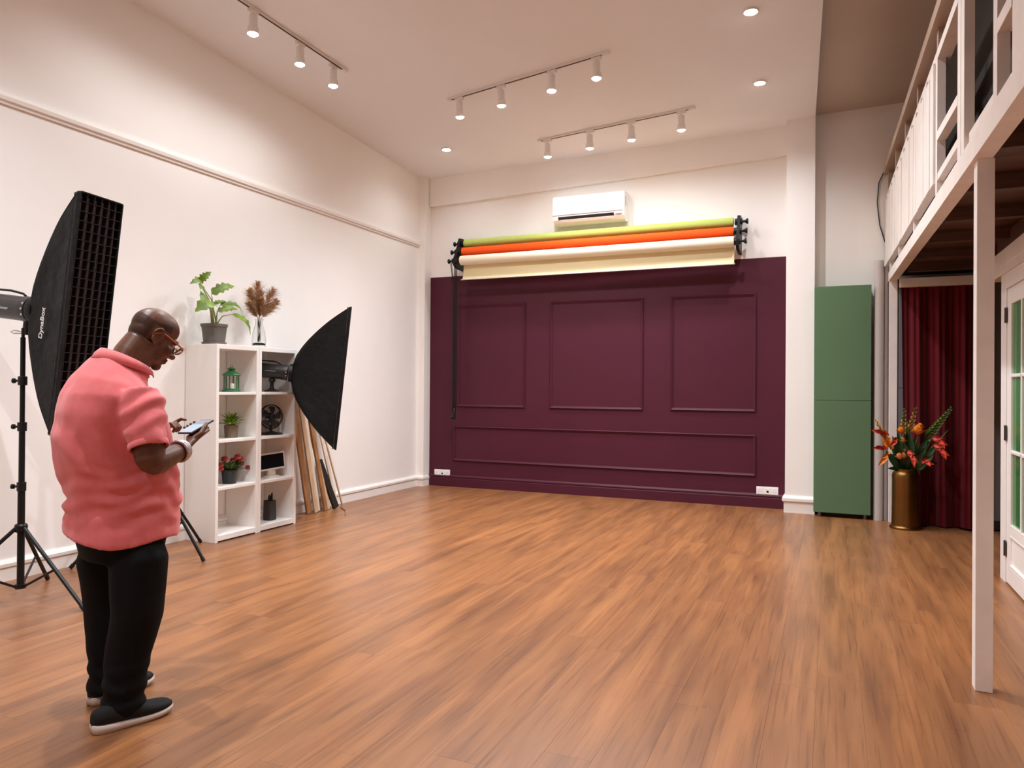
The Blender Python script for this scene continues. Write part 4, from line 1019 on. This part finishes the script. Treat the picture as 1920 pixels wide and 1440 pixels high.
# small white monitor
mc = V(-5.13, 5.79, 0.4875)
mo = thing('small_monitor', 'small white framed screen on a beige foot', 'monitor', mc)
M_CREAMP = mat('beige_plastic', (0.62, 0.54, 0.44), 0.45)
obj('foot', MB().loft([[mc + V(0.075 * s * math.cos(a), 0.095 * s * math.sin(a), h) for a in [2 * PI * k / 24 for k in range(24)]] for s, h in ((1, 0), (1, 0.008), (0.9, 0.016), (0.5, 0.02))]), M_CREAMP, mo, 40)
obj('neck', MB().bbox(mc.x - 0.03, mc.x + 0.015, mc.y - 0.05, mc.y + 0.05, mc.z + 0.015, mc.z + 0.085, 0.01), M_CREAMP, mo)
MM = frameM(mc + V(0.0, -0.01, 0.16), (0.95, -0.25, 0.08)) @ Matrix.Rotation(math.radians(4), 4, 'X')
obj('frame', MB(MM).bbox(-0.014, 0.012, -0.158, 0.158, -0.086, 0.086, 0.005), mat('monitor_white', (0.66, 0.62, 0.60), 0.4), mo)
obj('screen', MB(MM).box(0.012, 0.0135, -0.140, 0.140, -0.068, 0.068), mat('dark_screen', (0.006, 0.006, 0.008), 0.15), mo)

# dark holder with pointed tools
kc = (-5.15, 5.793); kz = 0.0605
ca = thing('tool_holder', 'dark grey square holder with black pointed tools, bottom shelf', 'holder', (kc[0], kc[1], kz))
M_HOLD = mat('charcoal_plastic', (0.035, 0.032, 0.03), 0.55)
obj('holder', MB().loft([sq(kc, 0.047, kz, 0.012), sq(kc, 0.049, kz + 0.03, 0.012), sq(kc, 0.045, kz + 0.195, 0.012), sq(kc, 0.039, kz + 0.195, 0.010), sq(kc, 0.039, kz + 0.15, 0.01)]), M_HOLD, ca, 40)
for dx, dy, h, r_ in ((0.01, -0.024, 0.255, 0.010), (0.0, 0.002, 0.235, 0.010), (0.008, 0.015, 0.272, 0.012), (-0.012, 0.024, 0.24, 0.009)):
    obj('tool', MB().tube([(kc[0] + dx, kc[1] + dy, kz + 0.152), (kc[0] + dx, kc[1] + dy, kz + h - 0.03), (kc[0] + dx + 0.004, kc[1] + dy + 0.004, kz + h)], [r_, r_, 0.004], 8), M_BLKPL, ca, 40)

# ------------------------------------------------------------------ the man looking at his phone
PO = V(-2.81, 2.245, 0); PF = V(0.31, 0.95, 0).normalized(); PRT = V(PF.y, -PF.x, 0)
def BP(r, f, z): return PO + PRT * r + PF * f + V(0, 0, z)
M_SKIN = mat('brown_skin', (0.125, 0.050, 0.027), 0.42, spec=0.4, var=(22, 0.16), bump=(180, 0.06, 0.002))
M_SHIRT = mat('coral_polo_cotton', (0.72, 0.165, 0.17), 0.85, spec=0.15, sheen=0.25, var=(30, 0.04), bump=(300, 0.08, 0.002))
M_TROU = mat('black_trouser_cloth', (0.006, 0.006, 0.0065), 0.8, spec=0.15)
M_SHOE = mat('dark_knit_shoe', (0.018, 0.018, 0.019), 0.75, spec=0.2, bump=(260, 0.25, 0.002))
M_SOLE = mat('white_rubber_sole', (0.62, 0.52, 0.45), 0.55)
def ring(c, a, b, n=28, axr=PRT, axf=PF, sup=2.3):
    out = []
    for k in range(n):
        t = 2 * PI * k / n; ct, st = math.cos(t), math.sin(t)
        out.append(c + axr * a * math.copysign(abs(ct) ** (2 / sup), ct) + axf * b * math.copysign(abs(st) ** (2 / sup), st))
    return out
# ---- skin body: head, neck, torso core, arms, hands, legs in one surface
bd = MB()
HC = BP(0.0, 0.125, 1.612); hp = math.radians(-31); hyaw = math.radians(0)
HF = (PF * math.cos(hp) + V(0, 0, math.sin(hp))); HR = PRT; HU = HR.cross(HF)
HM = Matrix(((HR.x, HF.x, HU.x), (HR.y, HF.y, HU.y), (HR.z, HF.z, HU.z)))
HS = 0.99
def HP(x, y, z): return HC + HM @ (V(x, y, z) * HS)
def he(x, y, z, rx, ry, rz, tilt=0.0):
    R = HM @ Matrix.Rotation(tilt, 3, 'X')
    bd.ell(HP(x, y, z), (rx * HS, ry * HS, rz * HS), R, 24, 16)
he(0, -0.012, 0.038, 0.078, 0.103, 0.090)             # cranium
he(0, 0.004, 0.055, 0.070, 0.088, 0.072)              # crown and forehead
he(0, -0.045, 0.0, 0.066, 0.062, 0.065)               # occiput
he(0, 0.030, -0.022, 0.064, 0.070, 0.085)             # face
he(0, 0.030, -0.078, 0.055, 0.058, 0.045, 0.25)       # jaw
he(0, 0.078, -0.103, 0.026, 0.022, 0.022)             # chin
he(0, 0.100, -0.004, 0.011, 0.014, 0.030, 0.25)       # nose bridge
he(0, 0.117, -0.030, 0.017, 0.016, 0.014)             # nose tip
for s in (-1, 1):
    he(s * 0.016, 0.106, -0.034, 0.011, 0.012, 0.010)     # nostril wings
    he(s * 0.030, 0.085, 0.024, 0.030, 0.014, 0.012)      # brow
    he(s * 0.043, 0.068, -0.030, 0.024, 0.026, 0.028)     # cheek
    he(s * 0.0765, -0.012, -0.008, 0.008, 0.020, 0.031, -0.2)     # ear plate
    pts = []
    for k in range(13):                                   # ear rim
        a = math.radians(-70 + 250 * k / 12)
        pts.append(HP(s * (0.0845 + 0.004 * math.sin(a)), -0.014 - 0.021 * math.cos(a + math.radians(10)) * (1 if True else 0) * -1 if False else -0.012 + 0.021 * math.cos(a), -0.004 + 0.033 * math.sin(a)))
    bd.tube(pts, 0.0055, 8)
    he(s * 0.080, -0.005, -0.040, 0.006, 0.009, 0.010)    # ear lobe
he(0, 0.099, -0.060, 0.024, 0.011, 0.0075)            # lips
he(0, 0.096, -0.073, 0.021, 0.012, 0.009)
# neck: thick, leaning forward, with a roll at the nape
nk = [BP(0.0, -0.005, 1.40), BP(0.0, 0.012, 1.47), BP(0.0, 0.045, 1.53), BP(0.0, 0.085, 1.59)]
bd.loft([ring(c, a, b, 24, PRT, (PF * 0.87 + V(0, 0, -0.5))) for c, a, b in zip(nk, (0.085, 0.076, 0.074, 0.066), (0.085, 0.080, 0.080, 0.075))])
bd.ell(BP(0, 0.020, 1.572), (0.052, 0.026, 0.020), HM, 18, 10)
he(0, -0.042, -0.052, 0.062, 0.050, 0.045)
he(0, -0.012, -0.070, 0.060, 0.055, 0.045)
# torso core and legs (under the clothes)
bd.loft([ring(BP(0, f_, z_), a, b) for z_, f_, a, b in ((0.80, 0.0, 0.16, 0.13), (0.95, 0.0, 0.165, 0.15), (1.10, -0.01, 0.165, 0.155), (1.25, -0.03, 0.17, 0.14), (1.38, -0.02, 0.15, 0.10), (1.44, -0.01, 0.09, 0.075))])
LEGR = [(0.115, 0.008, 0.84), (0.142, 0.018, 0.664), (0.154, 0.010, 0.444), (0.138, -0.016, 0.291), (0.131, -0.030, 0.139), (0.125, -0.030, 0.07)]
LEGL = [(-0.115, 0.0, 0.84), (-0.160, -0.005, 0.618), (-0.180, 0.019, 0.419), (-0.161, 0.013, 0.258), (-0.145, 0.010, 0.139), (-0.140, 0.008, 0.07)]
for lg in (LEGR, LEGL): bd.tube([BP(*p) for p in lg], [0.085, 0.085, 0.06, 0.055, 0.042, 0.04], 16)
# arms
RS, RE, RW = BP(0.215, 0.015, 1.345), BP(0.288, -0.002, 1.075), BP(0.178, 0.195, 1.125)
LS, LE, LW = BP(-0.235, -0.03, 1.345), BP(-0.432, -0.082, 1.11), BP(-0.255, 0.165, 1.165)
def arm(S, E, W_):
    a_, b_ = S.lerp(E, 0.80), E.lerp(W_, 0.24)
    mid_ = [a_ * (1 - t) ** 2 + E * 2 * t * (1 - t) + b_ * t * t for t in (0.25, 0.5, 0.75)]
    p = [S, S.lerp(E, 0.35), S.lerp(E, 0.6), a_] + mid_ + [b_, E.lerp(W_, 0.45), E.lerp(W_, 0.7), W_]
    bd.tube(p, [0.062, 0.062, 0.061, 0.059, 0.058, 0.056, 0.055, 0.055, 0.050, 0.040, 0.030], 18)
    bd.ell(E.lerp(S, 0.10).lerp(W_, 0.06), (0.052, 0.052, 0.052), None, 18, 12)
arm(RS, RE, RW); arm(LS, LE, LW)
# phone pose
PHC = BP(0.090, 0.282, 1.212)
ph_y = V(-0.10, 0.93, 0.33).normalized(); ph_x = V(0.98, 0.16, 0.05); ph_x = (ph_x - ph_y * ph_x.dot(ph_y)).normalized(); ph_z = ph_x.cross(ph_y)
def PH(x, y, z): return PHC + ph_x * x + ph_y * y + ph_z * z
# right hand: palm under the right side of the phone, fingers curling round its left edge, thumb along the right edge
kn = [PH(0.012, 0.035 - 0.021 * k, -0.026 - 0.002 * abs(k - 1)) for k in range(4)]        # knuckles index..little
pal = PH(0.018, -0.055, -0.030)
bd.loft([[RW + (PRT * math.cos(t) * 0.030 + V(0, 0, 1) * math.sin(t) * 0.024) for t in [2 * PI * k / 16 for k in range(16)]],
         [RW.lerp(pal, 0.6) + (PRT * math.cos(t) * 0.036 + ph_z * math.sin(t) * 0.020) for t in [2 * PI * k / 16 for k in range(16)]],
         [pal + (ph_x * math.cos(t) * 0.038 + ph_z * math.sin(t) * 0.016) for t in [2 * PI * k / 16 for k in range(16)]],
         [PH(0.016, -0.015, -0.027) + (ph_x * math.cos(t) * 0.038 + ph_z * math.sin(t) * 0.014) for t in [2 * PI * k / 16 for k in range(16)]],
         [PH(0.014, 0.030, -0.026) + (ph_x * math.cos(t) * 0.034 + ph_z * math.sin(t) * 0.012) for t in [2 * PI * k / 16 for k in range(16)]]])
for k in range(4):
    L_ = (0.95, 1.0, 0.95, 0.8)[k]; y_ = 0.042 - 0.0225 * k
    bd.tube([PH(0.030, y_ - 0.006, -0.024), PH(0.004, y_, -0.0185), PH(-0.026 * L_, y_ + 0.002, -0.0175), PH(-0.046 * L_, y_ + 0.003, -0.006), PH(-0.0475, y_ + 0.003, 0.010)], [0.0105, 0.0098, 0.0090, 0.0085, 0.0070], 10)
bd.tube([PH(0.040, -0.072, -0.026), PH(0.056, -0.040, -0.016), PH(0.052, -0.008, 0.002), PH(0.046, 0.022, 0.0105)], [0.0155, 0.0135, 0.0105, 0.0085], 12)
# left hand: loosely closed, index finger reaching towards the screen
LK = BP(-0.150, 0.262, 1.205); ldir = (LK - LW).normalized(); lside = ldir.cross(V(0, 0, 1)).normalized(); lup = lside.cross(ldir)
bd.loft([[LW + (lside * math.cos(t) * 0.030 + lup * math.sin(t) * 0.022) for t in [2 * PI * k / 16 for k in range(16)]],
         [LW.lerp(LK, 0.5) + (lside * math.cos(t) * 0.040 + lup * math.sin(t) * 0.018) for t in [2 * PI * k / 16 for k in range(16)]],
         [LK + (lside * math.cos(t) * 0.041 + lup * math.sin(t) * 0.015) for t in [2 * PI * k / 16 for k in range(16)]]])
def LH(a, s, u): return LK + ldir * a + lside * s + lup * u
bd.tube([LH(-0.008, -0.030, 0.0), LH(0.030, -0.033, 0.014), LH(0.056, -0.030, 0.020), LH(0.078, -0.026, 0.008)], [0.0105, 0.0095, 0.0088, 0.007], 10)
for k, s in enumerate((-0.010, 0.011, 0.031)):
    L_ = (1.0, 0.95, 0.8)[k]
    bd.tube([LH(-0.008, s, 0.0), LH(0.034 * L_, s, 0.008), LH(0.050 * L_, s - 0.002, -0.018), LH(0.030 * L_, s - 0.003, -0.036)], [0.0102, 0.0095, 0.0088, 0.0075], 10)
bd.tube([LH(-0.055, -0.036, -0.006), LH(-0.028, -0.056, 0.0), LH(0.002, -0.060, 0.006), LH(0.026, -0.054, 0.008)], [0.0145, 0.0125, 0.0105, 0.0085], 10)
me = remeshed(bd, 0.0042, 5, 0.5)
# trousers/shoes cover the feet; the body carries the person thing
body = mesh_obj('person', me, M_SKIN)
tag(body, 'bald man in a coral polo shirt and black trousers looking down at a phone', 'person')

# ---- close-cropped hair at the back and sides of the head
hm_inv = HM.transposed()
M_HAIR = mat('shaved_stubble', (0.018, 0.013, 0.011), 0.8, alpha=0.38)
hv = {}; hvs = []; hfs = []
for pl in body.data.polygons:
    l = hm_inv @ (pl.center - HC) / HS
    hl = 0.062 + 0.012 * math.sin(l.y * 30)
    if l.length < 0.16 and -0.062 - 0.25 * l.y < l.z < hl and l.y < 0.035 and abs(l.x) < 0.0805 and not (l.y > -0.045 and l.z < 0.036 and abs(l.x) > 0.055):
        f_ = []
        for vi in pl.vertices:
            if vi not in hv:
                hv[vi] = len(hvs); vv = body.data.vertices[vi]; hvs.append(vv.co + vv.normal * 0.0012)
            f_.append(hv[vi])
        hfs.append(tuple(f_))
obj('hair', MB().add(hvs, hfs), M_HAIR, body, True)

# ---- polo shirt
sh = MB()
TS = [(0.765, 0.006, 0.246, 0.216), (0.84, 0.010, 0.232, 0.214), (0.92, 0.012, 0.217, 0.216), (1.01, 0.0, 0.214, 0.222), (1.10, -0.022, 0.216, 0.222), (1.19, -0.036, 0.220, 0.215), (1.28, -0.046, 0.226, 0.198), (1.345, -0.050, 0.224, 0.172), (1.40, -0.045, 0.190, 0.140), (1.445, -0.028, 0.142, 0.115), (1.485, -0.004, 0.104, 0.106)]
sh.loft([ring(BP(-0.008, f_, z_), a, b, 36, PRT, PF + V(0, 0, -max(0, min(0.38, (z_ - 1.30) * 2.6))), sup=2.35) for z_, f_, a, b in TS])
RH = BP(0.288, -0.004, 1.140)
def sleeve(S, H, r0, r1):
    d = (H - S)
    sh.tube([S - d * 0.12 + V(0, 0, 0.01), S + d * 0.08, S.lerp(H, 0.35), S.lerp(H, 0.7), H], [r0 * 0.82, r0, r0 * 1.0, (r0 + r1) / 2, r1], 24)
LHm = LS.lerp(LE, 0.72)
RSs = BP(0.205, -0.005, 1.340); LSs = BP(-0.222, -0.035, 1.335)
sleeve(RSs, RH, 0.088, 0.078); sleeve(LSs, LHm, 0.088, 0.078)
me = remeshed(sh, 0.0075, 9, 0.5)
bm = bmesh.new(); bm.from_mesh(me); bm.normal_update()
ax_r = (RH - RSs).normalized(); ax_l = (LHm - LSs).normalized()
kill = []
for f in bm.faces:
    c = f.calc_center_median()
    if (c.z < 0.774 and f.normal.z < -0.75) or (c.z > 1.42 and (c - BP(0, 0, 1.485)).dot(PF * 0.35 + V(0, 0, 0.937)) > -0.008 and f.normal.dot(PF * 0.35 + V(0, 0, 0.937)) > 0.75): kill.append(f)
    elif (c - RH).length < 0.09 and f.normal.dot(ax_r) > 0.75 and (c - RH).dot(ax_r) > -0.02: kill.append(f)
    elif (c - LHm).length < 0.09 and f.normal.dot(ax_l) > 0.75 and (c - LHm).dot(ax_l) > -0.02: kill.append(f)
bmesh.ops.delete(bm, geom=kill, context='FACES')
bm.normal_update()
def ridge(x): return 1 - abs(((x / PI) % 2) - 1) * 2 if False else math.sin(x)
for v in bm.verts:
    p = v.co - PO; r_ = p.dot(PRT); f_ = p.dot(PF); z_ = p.z
    d = 0.0
    nz_ = noise.noise(Vector((r_ * 5, f_ * 5, z_ * 4)))
    # drapes gathering above the hem
    wv = max(0, min(1, (1.10 - z_) / 0.22)) * max(0.15, min(1, (z_ - 0.77) / 0.16))
    d += wv * 0.0075 * math.sin(z_ * 52 + f_ * 9 + 2.2 * nz_ * 3)
    d += wv * 0.005 * math.sin(z_ * 95 - f_ * 22 + 5 * nz_)
    # long diagonal pulls from the armpit down the back and side
    wu = max(0, min(1, (1.33 - z_) / 0.15)) * max(0, min(1, (z_ - 0.93) / 0.15))
    d += wu * 0.008 * math.sin(f_ * 44 + z_ * 17 + 3 * nz_)
    d += 0.0045 * noise.noise(Vector((r_ * 16, f_ * 16, z_ * 9)))
    # creases on the sleeves
    if r_ > 0.205:
        t = (v.co - RSs).dot(ax_r)
        d += 0.0055 * math.sin((t * 62) + (f_ * 34) + 4 * nz_) * max(0, min(1, (r_ - 0.205) / 0.04)) * max(0, min(1, (0.19 - t) / 0.05))
    # hem drops a little in front and at the near side
    v.co += v.normal * d
    if z_ < 0.86:
        k = (0.86 - z_) / 0.09
        v.co.z += k * (-0.022 * max(-1, min(1, r_ / 0.2)) + 0.012 * math.sin(f_ * 16))
bm.to_mesh(me); bm.free()
shirt = mesh_obj('polo_shirt', me, M_SHIRT, body)
so = shirt.modifiers.new('cloth', 'SOLIDIFY'); so.thickness = 0.004; so.offset = -1
# collar: a folded band round the neck, higher at the nape
cr = []
nC = 40
for k in range(nC + 1):
    t = lerp(math.radians(-62), math.radians(242), k / nC)       # open at the front (front = +90 deg removed below)
    a = t - math.radians(90) - PI / 2 + math.radians(90)
    cr.append(a)
cv = []; cf = []
rows = 6
for k in range(nC + 1):
    ang = math.radians(100) + math.radians(340) * k / nC          # from front round the back to the front
    ca, sa = math.cos(ang), math.sin(ang)
    base = BP(0.100 * ca, 0.000 + 0.106 * sa, 1.482 - 0.040 * sa)
    topp = BP(0.088 * ca, 0.012 + 0.093 * sa, 1.508 - 0.046 * sa)
    outd = (PRT * ca + PF * sa)
    prof = [base, base.lerp(topp, 0.55), topp, topp + outd * 0.006 + V(0, 0, 0.001), topp.lerp(base, 0.5) + outd * 0.013, base + outd * 0.016 - V(0, 0, 0.012)]
    cv += prof
for k in range(nC):
    for j in range(rows - 1): cf.append((k * rows + j, k * rows + j + 1, (k + 1) * rows + j + 1, (k + 1) * rows + j))
col_ = obj('collar', MB().add(cv, cf), M_SHIRT, shirt, True)
so = col_.modifiers.new('cloth', 'SOLIDIFY'); so.thickness = 0.003; so.offset = 0
# cuffs
for H, ax, r_, nm in ((RH, ax_r, 0.0745, 'cuff'), (LHm, ax_l, 0.0745, 'cuff')):
    cuf = MB(); a1, b1 = cuf.frame(ax)
    rg = [[H + ax * h + rr_ * (math.cos(2 * PI * k / 32) * a1 + math.sin(2 * PI * k / 32) * b1) for k in range(32)] for h, rr_ in ((-0.028, r_ + 0.0005), (-0.027, r_ + 0.0022), (-0.006, r_ + 0.0015), (-0.002, r_ - 0.001), (-0.012, r_ - 0.004))]
    obj(nm, cuf.loft(rg, False, False), M_SHIRT, shirt, True)
for k in range(2):
    c = BP(0.0, 0.152 + 0.024 * k, 1.275 - 0.075 * k)
    obj('button', MB().lathe([(0, 0), (0.006, 0), (0.006, 0.002), (0, 0.0025)], c, 12, PF), mat('pink_button', (0.45, 0.10, 0.10), 0.4), shirt, True)

# ---- trousers
tr = MB()
tr.loft([ring(BP(-0.004, f_, z_), a, b, 32, sup=2.4) for z_, f_, a, b in ((0.66, 0.004, 0.200, 0.145), (0.74, 0.002, 0.198, 0.165), (0.83, 0.002, 0.188, 0.170), (0.93, 0.002, 0.180, 0.168), (1.0, 0.0, 0.165, 0.155))])
RR = [0.092, 0.116, 0.102, 0.090, 0.083, 0.082]
tr.tube([BP(0.100, 0.008, 0.80), BP(*LEGR[1]), BP(*LEGR[2]), BP(*LEGR[3]), BP(*LEGR[4]), BP(0.127, -0.034, 0.035)], RR, 24)
tr.tube([BP(-0.100, 0.0, 0.80), BP(*LEGL[1]), BP(*LEGL[2]), BP(*LEGL[3]), BP(*LEGL[4]), BP(-0.140, 0.006, 0.045)], RR, 24)
me = remeshed(tr, 0.009, 6, 0.5)
for v in me.vertices:
    p = v.co
    k = max(0, min(1, (0.75 - p.z) / 0.2)); low = max(0, min(1, (0.30 - p.z) / 0.2))
    d = k * 0.006 * noise.noise(Vector((p.x * 9, p.y * 9, p.z * 5))) + low * 0.006 * math.sin(p.z * 75 + p.x * 18 + 3 * noise.noise(p * 8))
    v.co += v.normal * d
mesh_obj('trousers', me, M_TROU, body)

# ---- shoes
def shoe(heel, toe, side, label):
    heel, toe = Vector(heel), Vector(toe); d = (toe - heel); ln = d.length; d.normalize(); s = V(d.y, -d.x, 0)
    def S(t, x, z): return heel + d * ln * t + s * x + V(0, 0, z)
    # (t, half width, height of upper, sole thickness, toe spring, sideways shift)
    prof = [(0.0, 0.016, 0.080, 0.031, 0.004), (0.03, 0.030, 0.090, 0.032, 0.002), (0.10, 0.037, 0.096, 0.031, 0.0), (0.22, 0.040, 0.100, 0.029, 0.0), (0.34, 0.039, 0.102, 0.026, 0.0), (0.46, 0.040, 0.096, 0.023, 0.0), (0.56, 0.044, 0.082, 0.021, 0.0), (0.68, 0.049, 0.069, 0.019, 0.002), (0.80, 0.050, 0.063, 0.018, 0.005), (0.90, 0.045, 0.058, 0.017, 0.010), (0.96, 0.034, 0.051, 0.016, 0.014), (0.99, 0.021, 0.043, 0.015, 0.017), (1.0, 0.012, 0.036, 0.015, 0.019)]
    up = MB(); rings = []; so_ = MB(); sr = []
    for t, hw, h, st, sp in prof:
        sh_ = 0.006 * math.sin(PI * t) * side
        zb_ = sp + st - 0.004
        rg = []
        for k in range(20):
            a = 2 * PI * k / 20
            ca, sa = math.cos(a), math.sin(a)
            wx = hw * math.copysign(abs(ca) ** 0.75, ca) * (1 - 0.22 * max(0, sa))
            rg.append(S(t, sh_ + wx, zb_ + (max(h - zb_, 0.012)) * (0.5 + 0.5 * math.copysign(abs(sa) ** 0.8, sa))))
        rings.append(rg)
        w2 = hw + 0.005
        sr.append([S(t, sh_ + x, z) for x, z in ((-w2 + 0.004, sp), (w2 - 0.004, sp), (w2 + 0.001, sp + st * 0.5), (w2 - 0.001, sp + st), (w2 - 0.006, sp + st + 0.003), (-w2 + 0.006, sp + st + 0.003), (-w2 + 0.001, sp + st), (-w2 - 0.001, sp + st * 0.5))])
    o = obj('shoe', up.loft(rings), M_SHOE, body, True); o['label'] = label
    obj('sole', so_.loft(sr), M_SOLE, o, True)
    for k in range(4):
        t = 0.47 + 0.055 * k; z_ = 0.1005 - 0.0085 * k
        obj('lace', MB().tube([S(t, -0.024, z_ - 0.012), S(t + 0.006, -0.010, z_ - 0.001), S(t + 0.01, 0.010, z_ - 0.001), S(t, 0.024, z_ - 0.012)], 0.0032, 6), M_BLKPL, o, True)
    return o
shoe((-2.712, 2.040, 0), (-2.612, 2.340, 0), 1, 'charcoal knit sneaker with pale sole, right foot')
shoe((-2.955, 2.213, 0), (-2.948, 2.523, 0), -1, 'charcoal knit sneaker with pale sole, left foot')

# ---- glasses, eyes, bracelets
M_FRAME = mat('amber_frame', (0.42, 0.13, 0.03), 0.3, spec=0.5)
gl = None
gb = MB()
def rim(cx):
    pts = []
    for k in range(25):
        a = 2 * PI * k / 24
        pts.append(HP(cx + 0.0265 * math.copysign(abs(math.cos(a)) ** 0.7, math.cos(a)), 0.122 + 0.004 * math.sin(a) - 0.05 * abs(abs(cx + 0.026 * math.cos(a)) - 0.0) * 0.2, 0.002 + 0.020 * math.copysign(abs(math.sin(a)) ** 0.7, math.sin(a))))
    return pts
for s in (-1, 1): gb.tube(rim(s * 0.034), 0.0028, 6)
gb.tube([HP(-0.009, 0.122, 0.006), HP(0, 0.125, 0.010), HP(0.009, 0.122, 0.006)], 0.0028, 6)
glasses = obj('glasses', gb, M_FRAME, body, True)
for s in (-1, 1):
    obj('temple', MB().tube([HP(s * 0.060, 0.116, 0.010), HP(s * 0.072, 0.095, 0.012), HP(s * 0.080, 0.03, 0.018), HP(s * 0.085, -0.002, 0.018), HP(s * 0.086, -0.030, -0.004)], [0.0038, 0.0036, 0.003, 0.0028, 0.0025], 6), M_FRAME, glasses, True)
    c = rim(s * 0.034)[:-1]
    obj('lens', MB().add(c, [tuple(range(24))]), mat('lens_glass', (0.9, 0.9, 0.9), 0.05, trans=1.0, ior=1.05), glasses)
    obj('eye', MB().ell(HP(s * 0.031, 0.080, 0.004), (0.0125, 0.0125, 0.0125), HM, 14, 10), mat('eye_white', (0.55, 0.48, 0.45), 0.3), body, True)
M_BRAC = mat('pale_bracelet', (0.55, 0.50, 0.52), 0.35, metal=0.35, var=(120, 0.4))
wd_ = (RW - RE).normalized()
for k, (t, r_, tk) in enumerate(((0.80, 0.0445, 0.007), (0.855, 0.042, 0.008), (0.91, 0.0395, 0.007))):
    c = RE.lerp(RW, t); b = MB(); a1, b1 = b.frame(wd_)
    b.tube([c + r_ * (math.cos(2 * PI * q / 28) * a1 + math.sin(2 * PI * q / 28) * b1) for q in range(29)], tk, 8)
    obj('bracelet', b, M_BRAC, body, True)

# ---- the phone in his hand
PM = Matrix(((ph_x.x, ph_y.x, ph_z.x, PHC.x), (ph_x.y, ph_y.y, ph_z.y, PHC.y), (ph_x.z, ph_y.z, ph_z.z, PHC.z), (0, 0, 0, 1)))
phone = thing('mobile_phone', 'dark phone with a lit pale screen held by the man', 'phone', M=PM)
obj('case', MB(PM).bbox(-0.038, 0.038, -0.078, 0.078, -0.0045, 0.0045, 0.0035), mat('phone_case', (0.03, 0.03, 0.04), 0.4), phone)
def screen_mat():
    m = bpy.data.materials.new('lit_screen'); m.use_nodes = True; nt = m.node_tree; b = nt.nodes['Principled BSDF']
    b.inputs['Base Color'].default_value = (0.02, 0.02, 0.03, 1); b.inputs['Roughness'].default_value = 0.2
    tc = nt.nodes.new('ShaderNodeTexCoord'); sx = nt.nodes.new('ShaderNodeSeparateXYZ'); nt.links.new(tc.outputs['Object'], sx.inputs[0])
    r = nt.nodes.new('ShaderNodeValToRGB'); r.color_ramp.interpolation = 'CONSTANT'
    mr = nt.nodes.new('ShaderNodeMapRange'); mr.inputs[1].default_value = -0.075; mr.inputs[2].default_value = 0.075
    nt.links.new(sx.outputs[1], mr.inputs[0]); nt.links.new(mr.outputs[0], r.inputs[0])
    e = r.color_ramp.elements; e[0].position = 0; e[0].color = (0.45, 0.52, 0.60, 1); e[1].position = 0.62; e[1].color = (0.30, 0.28, 0.33, 1)
    k = e.new(0.35); k.color = (0.36, 0.52, 0.62, 1); k = e.new(0.94); k.color = (0.12, 0.12, 0.2, 1)
    nt.links.new(r.outputs[0], b.inputs['Emission Color']); b.inputs['Emission Strength'].default_value = 0.45
    return m
obj('screen', MB(PM).box(-0.0345, 0.0345, -0.074, 0.074, 0.0045, 0.0052), screen_mat(), phone)
